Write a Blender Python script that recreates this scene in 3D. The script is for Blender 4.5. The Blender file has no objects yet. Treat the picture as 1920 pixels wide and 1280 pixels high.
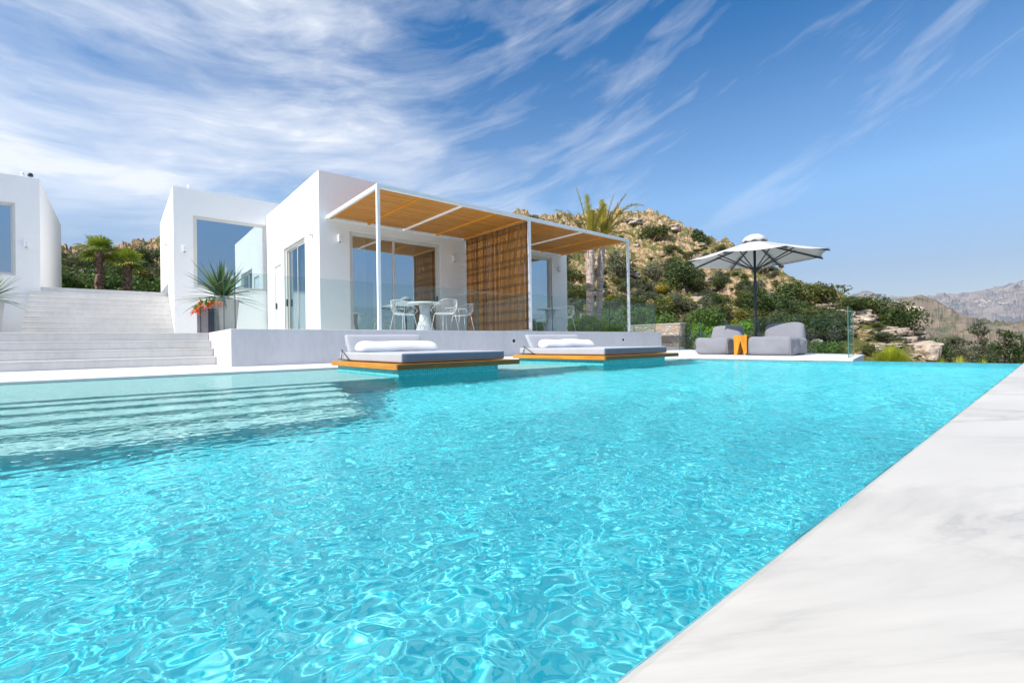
import bpy, math, random
import numpy as np
from mathutils import Vector, Matrix, noise as mnoise
sc = bpy.context.scene
COL = sc.collection
rad = math.radians
RNG = random.Random(7)

# ------------------------------------------------------------------ camera
YAW, PITCH, ROLL, FPX, EYE = 0.86745924, 0.00367397, -0.01453001, 870.55, 0.37
_f = np.array([math.cos(YAW)*math.cos(PITCH), math.sin(YAW)*math.cos(PITCH), math.sin(PITCH)])
_r0 = np.array([math.sin(YAW), -math.cos(YAW), 0.0])
_u0 = np.cross(_r0, _f)
_c, _s = math.cos(ROLL), math.sin(ROLL)
_r = _c*_r0 + _s*_u0
_u = -_s*_r0 + _c*_u0
cam = bpy.data.cameras.new('camera'); cam_o = bpy.data.objects.new('camera', cam); COL.objects.link(cam_o)
cam.sensor_width = 36; cam.lens = 36*FPX/1920; cam.clip_start = 0.02; cam.clip_end = 20000
M = Matrix.Identity(4)
for i in range(3):
    M[i][0], M[i][1], M[i][2] = _r[i], _u[i], -_f[i]
M[2][3] = EYE
cam_o.matrix_world = M
sc.camera = cam_o

def ray(px, py):
    return _f*FPX + _r*(px-960) - _u*(py-640)
def at(px, py, X=None, Y=None, Z=None, D=None):
    d = ray(px, py)
    t = X/d[0] if X is not None else Y/d[1] if Y is not None else D/FPX if D is not None else (Z-EYE)/d[2]
    p = d*t; return (float(p[0]), float(p[1]), float(p[2]+EYE))
def az(px):
    d = ray(px, 640); return math.degrees(math.atan2(d[1], d[0]))
def tanel(px, py):
    d = ray(px, py); return d[2]/math.hypot(d[0], d[1])

# ------------------------------------------------------------------ light
SUN_EL, SUN_AZ = 43.0, 178.0          # azimuth measured from +X towards +Y
sd = Vector((math.cos(rad(SUN_EL))*math.cos(rad(SUN_AZ)), math.cos(rad(SUN_EL))*math.sin(rad(SUN_AZ)), math.sin(rad(SUN_EL))))
SL = bpy.data.lights.new('sun', 'SUN'); SL.energy = 3.3; SL.angle = rad(0.5); SL.color = (1.0, 0.945, 0.87)
sun_o = bpy.data.objects.new('sun', SL); COL.objects.link(sun_o)
sun_o.rotation_euler = sd.to_track_quat('Z', 'Y').to_euler()
SL.cycles.is_caustics_light = True
sc.view_settings.view_transform = 'Standard'; sc.view_settings.look = 'None'
sc.view_settings.exposure = 0.90; sc.view_settings.gamma = 1
sc.cycles.use_denoising = True
sc.cycles.max_bounces = 8; sc.cycles.transparent_max_bounces = 24; sc.cycles.transmission_bounces = 6
sc.cycles.diffuse_bounces = 4; sc.cycles.glossy_bounces = 4
sc.cycles.sample_clamp_indirect = 8
sc.cycles.caustics_reflective = False

# ------------------------------------------------------------------ node helpers
class NT:
    def __init__(s, tree): s.t = tree; s.n = tree.nodes; s.l = tree.links
    def node(s, typ, **kw):
        n = s.n.new(typ)
        for k, v in kw.items():
            if k == 'ins':
                for kk, vv in v.items():
                    if hasattr(vv, 'is_output'): s.l.new(vv, n.inputs[kk])
                    else: n.inputs[kk].default_value = vv
            else: setattr(n, k, v)
        return n
    def math(s, op, a, b=None, c=None, clamp=False):
        n = s.n.new('ShaderNodeMath'); n.operation = op; n.use_clamp = clamp
        for i, v in enumerate((a, b, c)):
            if v is None: continue
            if hasattr(v, 'is_output'): s.l.new(v, n.inputs[i])
            else: n.inputs[i].default_value = v
        return n.outputs[0]
    def mixc(s, fac, a, b, mode='MIX'):
        n = s.n.new('ShaderNodeMix'); n.data_type = 'RGBA'; n.blend_type = mode
        for idx, v in ((0, fac), (6, a), (7, b)):
            if hasattr(v, 'is_output'): s.l.new(v, n.inputs[idx])
            else: n.inputs[idx].default_value = v if idx == 0 else (tuple(v)+(1,))[:4]
        return n.outputs[2]
    def noise(s, vec, scale, detail=3, rough=0.55, dist=0.0, dims='3D'):
        n = s.n.new('ShaderNodeTexNoise'); n.noise_dimensions = dims
        n.inputs['Scale'].default_value = scale; n.inputs['Detail'].default_value = detail
        n.inputs['Roughness'].default_value = rough; n.inputs['Distortion'].default_value = dist
        if vec is not None: s.l.new(vec, n.inputs['Vector'])
        return n.outputs[0]
    def ramp(s, fac, stops):
        n = s.n.new('ShaderNodeValToRGB'); e = n.color_ramp.elements
        while len(e) < len(stops): e.new(0.5)
        for el, (p, c) in zip(e, stops):
            el.position = p; el.color = (c, c, c, 1) if not isinstance(c, tuple) else (tuple(c)+(1,))[:4]
        s.l.new(fac, n.inputs[0]); return n.outputs[0]
    def bump(s, h, strength=0.3, dist=0.01, normal=None):
        n = s.n.new('ShaderNodeBump'); n.inputs['Strength'].default_value = strength; n.inputs['Distance'].default_value = dist
        s.l.new(h, n.inputs['Height'])
        if normal is not None: s.l.new(normal, n.inputs['Normal'])
        return n.outputs[0]
    def mapping(s, vec, scale=(1, 1, 1), rot=(0, 0, 0)):
        n = s.n.new('ShaderNodeMapping'); n.inputs['Scale'].default_value = scale; n.inputs['Rotation'].default_value = rot
        s.l.new(vec, n.inputs['Vector']); return n.outputs[0]

def new_mat(name):
    m = bpy.data.materials.new(name); m.use_nodes = True
    return m, NT(m.node_tree), m.node_tree.nodes['Principled BSDF']

def simple(name, col, rough=0.6, var=0.06, vscale=3.0, bump=0.15, bscale=60, bdist=0.004, metal=0.0, spec=0.5, stretch=(1, 1, 1)):
    m, t, b = new_mat(name)
    tc = t.node('ShaderNodeTexCoord').outputs['Object']
    v = t.mapping(tc, stretch)
    n1 = t.noise(v, vscale, 4)
    lo = tuple(c*(1-var*2) for c in col); hi = tuple(min(1, c*(1+var)) for c in col)
    c = t.mixc(t.ramp(n1, [(0.3, 0.0), (0.7, 1.0)]), lo, hi)
    t.l.new(c, b.inputs['Base Color']); b.inputs['Roughness'].default_value = rough; b.inputs['Metallic'].default_value = metal
    b.inputs['Specular IOR Level'].default_value = spec
    if bump:
        t.l.new(t.bump(t.noise(v, bscale, 3), bump, bdist), b.inputs['Normal'])
    return m

# ------------------------------------------------------------------ sky
w = bpy.data.worlds.new('World'); sc.world = w; w.use_nodes = True
t = NT(w.node_tree); bg = t.n['Background']; bg.inputs[1].default_value = 0.09
sky = t.node('ShaderNodeTexSky', sky_type='NISHITA', sun_disc=False, sun_elevation=rad(SUN_EL), sun_rotation=rad(90-SUN_AZ),
             air_density=1.0, dust_density=0.35, ozone_density=3.0, altitude=200)
tc = t.node('ShaderNodeTexCoord').outputs['Generated']
sp = t.node('ShaderNodeSeparateXYZ', ins={0: tc})
# direction of view as azimuth (from 45 degrees, left positive) and elevation, both in radians
AZ = t.math('SUBTRACT', t.math('ARCTAN2', sp.outputs[1], sp.outputs[0]), rad(45))
EL = t.math('ARCSINE', sp.outputs[2])
q0 = t.math('SUBTRACT', AZ, 0.15)
bend = t.math('MULTIPLY', t.math('SUBTRACT', t.math('SQRT', t.math('MULTIPLY_ADD', q0, q0, 0.12)), q0), 0.24)
VP = t.math('SUBTRACT', EL, bend)
cv = t.node('ShaderNodeCombineXYZ', ins={0: t.math('MULTIPLY', AZ, 1.0), 1: t.math('MULTIPLY', VP, 2.7), 2: 0.0}).outputs[0]
warp = t.node('ShaderNodeTexNoise', ins={'Vector': cv, 'Scale': 2.2, 'Detail': 3.0})
wv = t.node('ShaderNodeVectorMath', operation='MULTIPLY_ADD', ins={0: warp.outputs[1], 1: (0.40, 0.32, 0.0), 2: cv}).outputs[0]
big = t.noise(wv, 1.9, 3, 0.5)
fine = t.noise(t.mapping(wv, (1.0, 1.5, 1)), 4.2, 12, 0.62)
wisp = t.noise(t.mapping(wv, (1.0, 3.2, 1)), 9.0, 9, 0.66)
az_n = t.math('MULTIPLY_ADD', AZ, 0.5, 0.5)
bias = t.ramp(az_n, [(0.10, 0.0), (0.30, 0.22), (0.50, 0.34), (0.62, 0.55), (0.95, 0.60)])
bx = t.math('DIVIDE', t.math('SUBTRACT', EL, 0.335), 0.085)
band = t.math('MULTIPLY', t.math('EXPONENT', t.math('MULTIPLY', t.math('MULTIPLY', bx, bx), -1.0)), t.ramp(az_n, [(0.50, 0.0), (0.62, 1.0)]))
s1 = t.math('ADD', t.math('MULTIPLY', big, 0.62), t.math('MULTIPLY', fine, 0.46))
s1 = t.math('ADD', s1, t.math('MULTIPLY', wisp, 0.13))
s1 = t.math('ADD', s1, t.math('MULTIPLY', band, 0.10))
s1 = t.math('ADD', s1, t.math('MULTIPLY', bias, 0.37))
cl = t.ramp(s1, [(0.70, 0.0), (0.80, 0.22), (0.94, 0.64), (1.08, 0.92)])
hzc = t.ramp(sp.outputs[2], [(0.0, (0.50, 0.48, 0.52)), (0.05, (0.60, 0.54, 0.56)), (0.12, (0.68, 0.61, 0.62)), (0.27, (1.05, 1.08, 1.06)), (0.40, (0.88, 1.0, 1.05)), (0.56, (0.36, 0.73, 0.95)), (1.0, (0.4, 0.7, 0.9))])
fade = t.ramp(sp.outputs[2], [(0.0, 0.0), (0.08, 0.06), (0.24, 1.0)])
cl = t.math('MULTIPLY', cl, fade)
skyc = t.mixc(1.0, sky.outputs[0], hzc, 'MULTIPLY')
hs = t.node('ShaderNodeHueSaturation', ins={'Saturation': 1.12, 'Value': 1.0, 'Color': skyc}).outputs[0]
final = t.mixc(cl, hs, (6.0, 6.2, 6.6))
veil = t.math('MULTIPLY', t.ramp(sp.outputs[2], [(0.62, 0.0), (0.80, 1.0)]), t.ramp(big, [(0.30, 0.5), (0.6, 1.0)]))
final = t.mixc(veil, final, (10.0, 10.3, 10.8))   # unseen bright cloud added above the frame to fill the shade
t.l.new(final, bg.inputs[0])
# ------------------------------------------------------------------ mesh helpers
class MB:
    """collects geometry, then links it as ONE mesh object"""
    def __init__(s): s.v = []; s.f = []; s.m = []
    def add(s, vs, fs, mi=0):
        o = len(s.v); s.v += [tuple(p) for p in vs]; s.f += [tuple(i+o for i in q) for q in fs]; s.m += [mi]*len(fs); return s
    def box(s, x0, x1, y0, y1, z0, z1, mi=0):
        vs = [(x0, y0, z0), (x1, y0, z0), (x1, y1, z0), (x0, y1, z0), (x0, y0, z1), (x1, y0, z1), (x1, y1, z1), (x0, y1, z1)]
        return s.add(vs, [(0, 3, 2, 1), (4, 5, 6, 7), (0, 1, 5, 4), (1, 2, 6, 5), (2, 3, 7, 6), (3, 0, 4, 7)], mi)
    def bar(s, a, b, wx, wz=None, up=(0, 0, 1), mi=0):
        a = Vector(a); b = Vector(b); wz = wx if wz is None else wz
        d = (b-a).normalized(); u = Vector(up)
        if abs(d.dot(u)) > 0.98: u = Vector((1, 0, 0))
        r = d.cross(u).normalized(); u = r.cross(d).normalized()
        r *= wx/2; u *= wz/2
        vs = [a-r-u, a+r-u, a+r+u, a-r+u, b-r-u, b+r-u, b+r+u, b-r+u]
        return s.add(vs, [(0, 3, 2, 1), (4, 5, 6, 7), (0, 1, 5, 4), (1, 2, 6, 5), (2, 3, 7, 6), (3, 0, 4, 7)], mi)
    def tube(s, pts, rs, n=8, closed=False, cap=True, mi=0):
        pts = [Vector(p) for p in pts]; k = len(pts)
        if not hasattr(rs, '__len__'): rs = [rs]*k
        vs = []; prev = None
        for i, p in enumerate(pts):
            if closed: d = pts[(i+1) % k]-pts[i-1]
            else: d = pts[min(i+1, k-1)]-pts[max(i-1, 0)]
            d.normalize()
            if prev is None:
                r = d.cross(Vector((0, 0, 1)))
                if r.length < 0.05: r = d.cross(Vector((1, 0, 0)))
            else: r = prev - d*prev.dot(d)
            r.normalize(); prev = r; u = d.cross(r)
            for j in range(n):
                a = 2*math.pi*j/n; vs.append(p+(r*math.cos(a)+u*math.sin(a))*rs[i])
        fs = []
        for i in range(k if closed else k-1):
            i2 = (i+1) % k
            for j in range(n):
                j2 = (j+1) % n; fs.append((i*n+j, i*n+j2, i2*n+j2, i2*n+j))
        if cap and not closed:
            fs.append(tuple(range(n-1, -1, -1))); fs.append(tuple((k-1)*n+j for j in range(n)))
        return s.add(vs, fs, mi)
    def lathe(s, prof, c=(0, 0, 0), n=24, mi=0):
        vs = []; fs = []
        for r, z in prof:
            for j in range(n):
                a = 2*math.pi*j/n; vs.append((c[0]+r*math.cos(a), c[1]+r*math.sin(a), c[2]+z))
        for i in range(len(prof)-1):
            for j in range(n):
                j2 = (j+1) % n; fs.append((i*n+j, i*n+j2, (i+1)*n+j2, (i+1)*n+j))
        fs.append(tuple(range(n-1, -1, -1))); fs.append(tuple((len(prof)-1)*n+j for j in range(n)))
        return s.add(vs, fs, mi)
    def soft(s, c, half, r, n=8, amp=0.0, seed=0, nscale=4.0, fn=None, mi=0, mi_side=None):
        """rounded, slightly uneven box"""
        half = Vector(half); c = Vector(c); inner = Vector([max(h-r, 0) for h in half])
        for ax in range(3):
            for sg in (-1, 1):
                vs = []
                for i in range(n+1):
                    for j in range(n+1):
                        a = math.sin((i/n*2-1)*math.pi/2); b = math.sin((j/n*2-1)*math.pi/2)
                        p = Vector((0, 0, 0)); p[ax] = sg; p[(ax+1) % 3] = a; p[(ax+2) % 3] = b
                        q = Vector([p[k]*half[k] for k in range(3)])
                        inn = Vector([max(-inner[k], min(inner[k], q[k])) for k in range(3)])
                        d = q-inn
                        if d.length > 1e-6: d = d.normalized()*r
                        q = inn+d
                        if amp:
                            nn = mnoise.noise((q*nscale)+Vector((seed*7.3, seed*3.1, 0)))
                            q = q + q.normalized()*amp*nn
                        if fn: q = fn(q)
                        vs.append(q+c)
                fs = []
                for i in range(n):
                    for j in range(n):
                        a = i*(n+1)+j; qd = (a, a+1, a+n+2, a+n+1)
                        fs.append(qd if sg < 0 else qd[::-1])
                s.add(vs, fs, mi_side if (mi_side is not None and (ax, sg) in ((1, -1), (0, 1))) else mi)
        return s
    def build(s, name, mats, parent=None, smooth=False, bevel=0.0, merge=False):
        me = bpy.data.meshes.new(name)
        me.from_pydata([tuple(v) for v in s.v], [], s.f)
        if not isinstance(mats, (list, tuple)): mats = [mats]
        for m in mats: me.materials.append(m)
        if len(mats) > 1: me.polygons.foreach_set('material_index', s.m)
        if merge:
            import bmesh
            b = bmesh.new(); b.from_mesh(me); bmesh.ops.remove_doubles(b, verts=b.verts, dist=1e-4)
            bmesh.ops.recalc_face_normals(b, faces=b.faces); b.to_mesh(me); b.free()
        if smooth: me.polygons.foreach_set('use_smooth', [True]*len(me.polygons))
        me.update()
        o = bpy.data.objects.new(name, me); COL.objects.link(o)
        if parent is not None: o.parent = parent
        if bevel:
            md = o.modifiers.new('bevel', 'BEVEL'); md.width = bevel; md.segments = 2; md.limit_method = 'ANGLE'
        return o

def np_mesh(name, v, f, mats, smooth=False, mi=None, parent=None, cols=None):
    """v (N,3), f (M,k) numpy"""
    me = bpy.data.meshes.new(name); k = f.shape[1]
    me.vertices.add(len(v)); me.vertices.foreach_set('co', np.asarray(v, np.float32).ravel())
    me.loops.add(f.size); me.loops.foreach_set('vertex_index', f.astype(np.int32).ravel())
    me.polygons.add(len(f)); me.polygons.foreach_set('loop_start', np.arange(0, f.size, k, dtype=np.int32))
    me.polygons.foreach_set('loop_total', np.full(len(f), k, np.int32))
    if not isinstance(mats, (list, tuple)): mats = [mats]
    for m in mats: me.materials.append(m)
    if mi is not None: me.polygons.foreach_set('material_index', mi.astype(np.int32))
    me.polygons.foreach_set('use_smooth', np.full(len(f), smooth, bool))
    me.update(calc_edges=True)
    if cols is not None:
        a = me.color_attributes.new('tone', 'FLOAT_COLOR', 'POINT'); a.data.foreach_set('color', np.asarray(cols, np.float32).ravel())
    o = bpy.data.objects.new(name, me); COL.objects.link(o)
    if parent is not None: o.parent = parent
    return o

def tag(o, label=None, cat=None, group=None, kind=None):
    if label: o['label'] = label
    if cat: o['category'] = cat
    if group: o['group'] = group
    if kind: o['kind'] = kind
    return o
def thing(name, loc, label, cat, group=None, rz=0.0):
    o = bpy.data.objects.new(name, None); COL.objects.link(o); o.empty_display_size = 0.2
    o.location = loc; o.rotation_euler = (0, 0, rz)
    return tag(o, label, cat, group)
def struct(o): o['kind'] = 'structure'; return o
def dup(root, loc, rz, label, scale=None, group=None):
    r = root.copy(); COL.objects.link(r); r.location = loc; r.rotation_euler = (0, 0, rz); r['label'] = label
    if group: r['group'] = group
    if scale is not None: r.scale = (scale,)*3 if not hasattr(scale, '__len__') else scale
    for ch in list(root.children):
        c = ch.copy(); COL.objects.link(c); c.parent = r
        for g in list(ch.children):
            d = g.copy(); COL.objects.link(d); d.parent = c
    return r

# ------------------------------------------------------------------ numpy noise
def _hash(ix, iy, seed):
    h = (ix.astype(np.int64)*374761393 + iy.astype(np.int64)*668265263 + seed*1442695041) & 0xffffffff
    h = ((h ^ (h >> 13))*1274126177) & 0xffffffff
    return ((h ^ (h >> 16)) & 0xffff)/65535.0
def vnoise(x, y, seed=0):
    ix = np.floor(x); iy = np.floor(y); fx = x-ix; fy = y-iy
    fx = fx*fx*fx*(fx*(fx*6-15)+10); fy = fy*fy*fy*(fy*(fy*6-15)+10)
    a = _hash(ix, iy, seed); b = _hash(ix+1, iy, seed); c = _hash(ix, iy+1, seed); d = _hash(ix+1, iy+1, seed)
    return (a*(1-fx)+b*fx)*(1-fy)+(c*(1-fx)+d*fx)*fy
def fbm(x, y, oct=5, seed=0, gain=0.5, ridged=False):
    s = 0; a = 1; t = 0
    for o in range(oct):
        n = vnoise(x*2**o+17.3*o, y*2**o-9.1*o, seed+o)
        if ridged: n = 1-np.abs(2*n-1)
        s = s+a*n; t += a; a *= gain
    return s/t
def sstep(a, b, x):
    t = np.clip((x-a)/(b-a), 0, 1); return t*t*(3-2*t)

# ------------------------------------------------------------------ materials
def stucco_mat(name, col, rough=0.85, stain=0.05):
    m, t, b = new_mat(name)
    tc = t.node('ShaderNodeTexCoord').outputs['Object']
    n1 = t.noise(tc, 0.9, 5); n2 = t.noise(tc, 9, 5)
    f = t.math('ADD', t.math('MULTIPLY', n1, 0.6), t.math('MULTIPLY', n2, 0.4))
    c = t.mixc(t.ramp(f, [(0.35, 0.0), (0.65, 1.0)]), tuple(x*(1-stain) for x in col), col)
    t.l.new(c, b.inputs['Base Color']); b.inputs['Roughness'].default_value = rough; b.inputs['Specular IOR Level'].default_value = 0.2
    h = t.math('ADD', t.noise(tc, 40, 3), t.math('MULTIPLY', t.noise(tc, 3, 3), 3.0))
    t.l.new(t.bump(h, 0.25, 0.004), b.inputs['Normal'])
    return m
WHITE = stucco_mat('white_render', (0.88, 0.87, 0.85))
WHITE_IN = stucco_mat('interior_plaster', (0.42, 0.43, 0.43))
def cement_mat(name, col, stain=0.14):
    m, t, b = new_mat(name)
    tc = t.node('ShaderNodeTexCoord').outputs['Object']
    v = t.mapping(tc, (1.0, 1.0, 0.35))
    f = t.math('ADD', t.math('MULTIPLY', t.noise(v, 1.4, 6, 0.6), 0.6), t.math('MULTIPLY', t.noise(v, 11, 5, 0.6), 0.4))
    c = t.mixc(t.ramp(f, [(0.36, 0.0), (0.6, 1.0)]), tuple(x*(1-stain) for x in col), col)
    t.l.new(c, b.inputs['Base Color']); b.inputs['Roughness'].default_value = 0.6; b.inputs['Specular IOR Level'].default_value = 0.35
    t.l.new(t.bump(t.noise(tc, 70, 4), 0.2, 0.003), b.inputs['Normal'])
    return m
CEMENT = cement_mat('pale_microcement', (0.62, 0.62, 0.64))
STEPM = cement_mat('step_microcement', (0.70, 0.68, 0.655))
DECK = cement_mat('deck_microcement', (0.66, 0.65, 0.64), 0.08)
def marble_mat():
    m, t, b = new_mat('white_marble')
    tc = t.node('ShaderNodeTexCoord').outputs['Object']
    v = t.mapping(tc, (1, 1, 1), (0, 0, rad(38)))
    vs = t.mapping(v, (0.55, 1.9, 1))
    n = t.noise(vs, 1.0, 8, 0.60, 0.9)
    vein = t.ramp(t.math('ABSOLUTE', t.math('SUBTRACT', n, 0.5)), [(0.0, 1.0), (0.014, 0.55), (0.06, 0.0)])
    soft = t.ramp(t.noise(t.mapping(v, (0.5, 1.3, 1)), 0.9, 6, 0.62, 0.8), [(0.38, 1.0), (0.62, 0.0)])
    gate = t.ramp(t.noise(v, 0.9, 2), [(0.40, 0.0), (0.56, 1.0)])
    c = t.mixc(t.math('MULTIPLY', soft, 0.42), (0.50, 0.475, 0.435), (0.37, 0.355, 0.33))
    c = t.mixc(t.math('MULTIPLY', t.math('MULTIPLY', vein, gate), 0.9), c, (0.33, 0.315, 0.295))
    # thin slab joints across the coping
    sx = t.node('ShaderNodeSeparateXYZ', ins={0: tc}).outputs[0]
    j = t.math('PINGPONG', t.math('ADD', sx, 0.33), 0.60)
    jm = t.math('LESS_THAN', j, 0.0018)
    c = t.mixc(t.math('MULTIPLY', jm, 0.25), c, (0.42, 0.42, 0.42))
    t.l.new(c, b.inputs['Base Color']); b.inputs['Roughness'].default_value = 0.5; b.inputs['Specular IOR Level'].default_value = 0.4
    t.l.new(t.bump(t.noise(tc, 45, 4), 0.1, 0.002), b.inputs['Normal'])
    return m
MARBLE = marble_mat()
def tile_mat(name, lo, hi, size=0.025, grout=(0.45, 0.6, 0.6)):
    """glass mosaic, every tessera its own shade"""
    m, t, b = new_mat(name)
    tc = t.node('ShaderNodeTexCoord').outputs['Object']
    sn = t.node('ShaderNodeVectorMath', operation='DIVIDE', ins={0: tc, 1: (size, size, size)}).outputs[0]
    sn = t.node('ShaderNodeVectorMath', operation='ADD', ins={0: sn, 1: (0.37, 0.41, 0.29)}).outputs[0]
    fl = t.node('ShaderNodeVectorMath', operation='FLOOR', ins={0: sn}).outputs[0]
    wn = t.node('ShaderNodeTexWhiteNoise', ins={'Vector': fl}).outputs[0]
    c = t.mixc(wn, lo, hi)
    fr = t.node('ShaderNodeVectorMath', operation='FRACTION', ins={0: sn}).outputs[0]
    s3 = t.node('ShaderNodeSeparateXYZ', ins={0: fr})
    geo = t.node('ShaderNodeNewGeometry').outputs['Normal']
    n3 = t.node('ShaderNodeSeparateXYZ', ins={0: geo})
    g = None
    for k in range(3):
        e = t.math('LESS_THAN', s3.outputs[k], 0.08)
        nk = t.math('LESS_THAN', t.math('ABSOLUTE', n3.outputs[k]), 0.5)
        e = t.math('MULTIPLY', e, nk); g = e if g is None else t.math('MAXIMUM', g, e)
    c = t.mixc(t.math('MULTIPLY', g, 0.6), c, grout)
    t.l.new(c, b.inputs['Base Color']); b.inputs['Roughness'].default_value = 0.25; b.inputs['Specular IOR Level'].default_value = 0.3
    return m
TILE = tile_mat('aqua_mosaic', (0.025, 0.65, 0.79), (0.24, 0.90, 0.95), grout=(0.12, 0.78, 0.84))
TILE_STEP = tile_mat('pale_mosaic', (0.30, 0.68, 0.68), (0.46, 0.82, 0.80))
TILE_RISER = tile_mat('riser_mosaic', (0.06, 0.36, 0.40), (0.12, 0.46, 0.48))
TILE_BASE = tile_mat('plinth_mosaic', (0.02, 0.36, 0.40), (0.05, 0.48, 0.50), 0.03, (0.6, 0.7, 0.68))
def water_mat():
    m = bpy.data.materials.new('pool_water'); m.use_nodes = True; t = NT(m.node_tree); t.n.clear()
    tc = t.node('ShaderNodeTexCoord').outputs['Object']
    h = t.math('ADD', t.noise(tc, 16, 1, 0.4, 0.3), t.math('MULTIPLY', t.noise(tc, 28, 0, 0.4), 0.25))
    yy = t.node('ShaderNodeSeparateXYZ', ins={0: tc}).outputs[1]
    sheltered = t.node('ShaderNodeMapRange', ins={0: yy, 1: 2.6, 2: 5.4, 3: 1.0, 4: 0.28}).outputs[0]   # calmer over the steps
    bp = t.bump(t.math('MULTIPLY', h, sheltered), 1.0, 0.0092)
    rf = t.node('ShaderNodeBsdfRefraction', ins={'Roughness': 0.0, 'IOR': 1.333, 'Color': (0.97, 1.0, 1.0, 1), 'Normal': bp})
    gl = t.node('ShaderNodeBsdfGlossy', ins={'Roughness': 0.0, 'Normal': bp})
    fr = t.node('ShaderNodeFresnel', ins={'IOR': 1.333, 'Normal': bp}).outputs[0]
    k = t.math('MULTIPLY', fr, 0.36)
    mx = t.node('ShaderNodeMixShader', ins={0: k, 1: rf.outputs[0], 2: gl.outputs[0]})
    o = t.node('ShaderNodeOutputMaterial', ins={0: mx.outputs[0]})
    return m
WATER = water_mat()
def wood_mat(name, lo, hi, stretch=(1.2, 18, 18), rough=0.5, dist=1.0):
    m, t, b = new_mat(name)
    tc = t.node('ShaderNodeTexCoord').outputs['Object']
    n = t.noise(t.mapping(tc, stretch), 2.0, 5, 0.6, dist)
    info = t.node('ShaderNodeTexNoise', ins={'Vector': t.mapping(tc, tuple(0.06*s for s in stretch)), 'Scale': 6.0}).outputs[0]
    f = t.math('ADD', t.math('MULTIPLY', n, 0.6), t.math('MULTIPLY', info, 0.4))
    c = t.mixc(t.ramp(f, [(0.35, 0.0), (0.65, 1.0)]), lo, hi)
    t.l.new(c, b.inputs['Base Color']); b.inputs['Roughness'].default_value = rough; b.inputs['Specular IOR Level'].default_value = 0.3
    t.l.new(t.bump(n, 0.3, 0.003), b.inputs['Normal'])
    return m
WOOD_X = wood_mat('teak_along_x', (0.13, 0.062, 0.018), (0.23, 0.11, 0.03))  # teak darkened to paint shade onto the platform front boards
WOOD_Y = wood_mat('teak_along_y', (0.42, 0.165, 0.018), (0.64, 0.28, 0.032), (18, 1.2, 18))
WOOD_SLAT = wood_mat('roof_slat_wood', (0.44, 0.175, 0.03), (0.70, 0.33, 0.08), (0.8, 30, 30))
WOOD_V = wood_mat('screen_reed_wood', (0.13, 0.05, 0.010), (0.52, 0.25, 0.07), (18, 18, 0.05), 0.6, 0.0)
WOOD_LOG = wood_mat('honey_log_wood', (0.44, 0.17, 0.012), (0.66, 0.29, 0.025), (12, 12, 1.5))
METAL_W = simple('white_painted_metal', (0.80, 0.81, 0.82), 0.35, 0.02, 3, 0.0)
FRAME = simple('cream_aluminium_frame', (0.66, 0.65, 0.60), 0.4, 0.02, 3, 0.0)
METAL_D = simple('anthracite_metal', (0.022, 0.028, 0.04), 0.4, 0.1, 5, 0.05)
def fabric_mat(name, col, var=0.07):
    m, t, b = new_mat(name)
    tc = t.node('ShaderNodeTexCoord').outputs['Object']
    w1 = t.noise(tc, 260, 2); f = t.noise(tc, 2.5, 4)
    c = t.mixc(t.math('ADD', t.math('MULTIPLY', w1, 0.5), t.math('MULTIPLY', f, 0.5)), tuple(x*(1-2*var) for x in col), tuple(min(1, x*(1+2*var)) for x in col))
    t.l.new(c, b.inputs['Base Color']); b.inputs['Roughness'].default_value = 0.9; b.inputs['Specular IOR Level'].default_value = 0.15
    b.inputs['Sheen Weight'].default_value = 0.2
    h = t.math('ADD', t.math('MULTIPLY', w1, 0.2), t.noise(t.mapping(tc, (1, 1, 2)), 5, 4, 0.6, 0.8))
    t.l.new(t.bump(h, 0.35, 0.012), b.inputs['Normal'])
    return m
FAB_GREY = fabric_mat('pale_grey_fabric', (0.38, 0.385, 0.42))
FAB_BAG = fabric_mat('grey_outdoor_fabric', (0.215, 0.22, 0.25))
FAB_SLATE = fabric_mat('slate_blue_fabric', (0.12, 0.17, 0.23))  # daybed grey with the shade of its unlit faces painted in
FAB_WHITE = fabric_mat('white_cotton', (0.82, 0.82, 0.85), 0.02)
FAB_CURT = fabric_mat('sheer_curtain', (0.80, 0.81, 0.80), 0.03)
def canvas_mat():
    m, t, b = new_mat('parasol_canvas')
    tc = t.node('ShaderNodeTexCoord').outputs['Object']
    c = t.mixc(t.noise(tc, 3, 4), (0.56, 0.56, 0.56), (0.66, 0.66, 0.65))
    t.l.new(c, b.inputs['Base Color']); b.inputs['Roughness'].default_value = 0.9; b.inputs['Specular IOR Level'].default_value = 0.1
    tr = t.node('ShaderNodeBsdfTranslucent'); t.l.new(c, tr.inputs[0])
    mx = t.node('ShaderNodeMixShader', ins={0: 0.3, 1: b.outputs[0], 2: tr.outputs[0]})
    t.l.new(mx.outputs[0], t.n['Material Output'].inputs[0])
    return m
CANVAS = canvas_mat()
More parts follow.
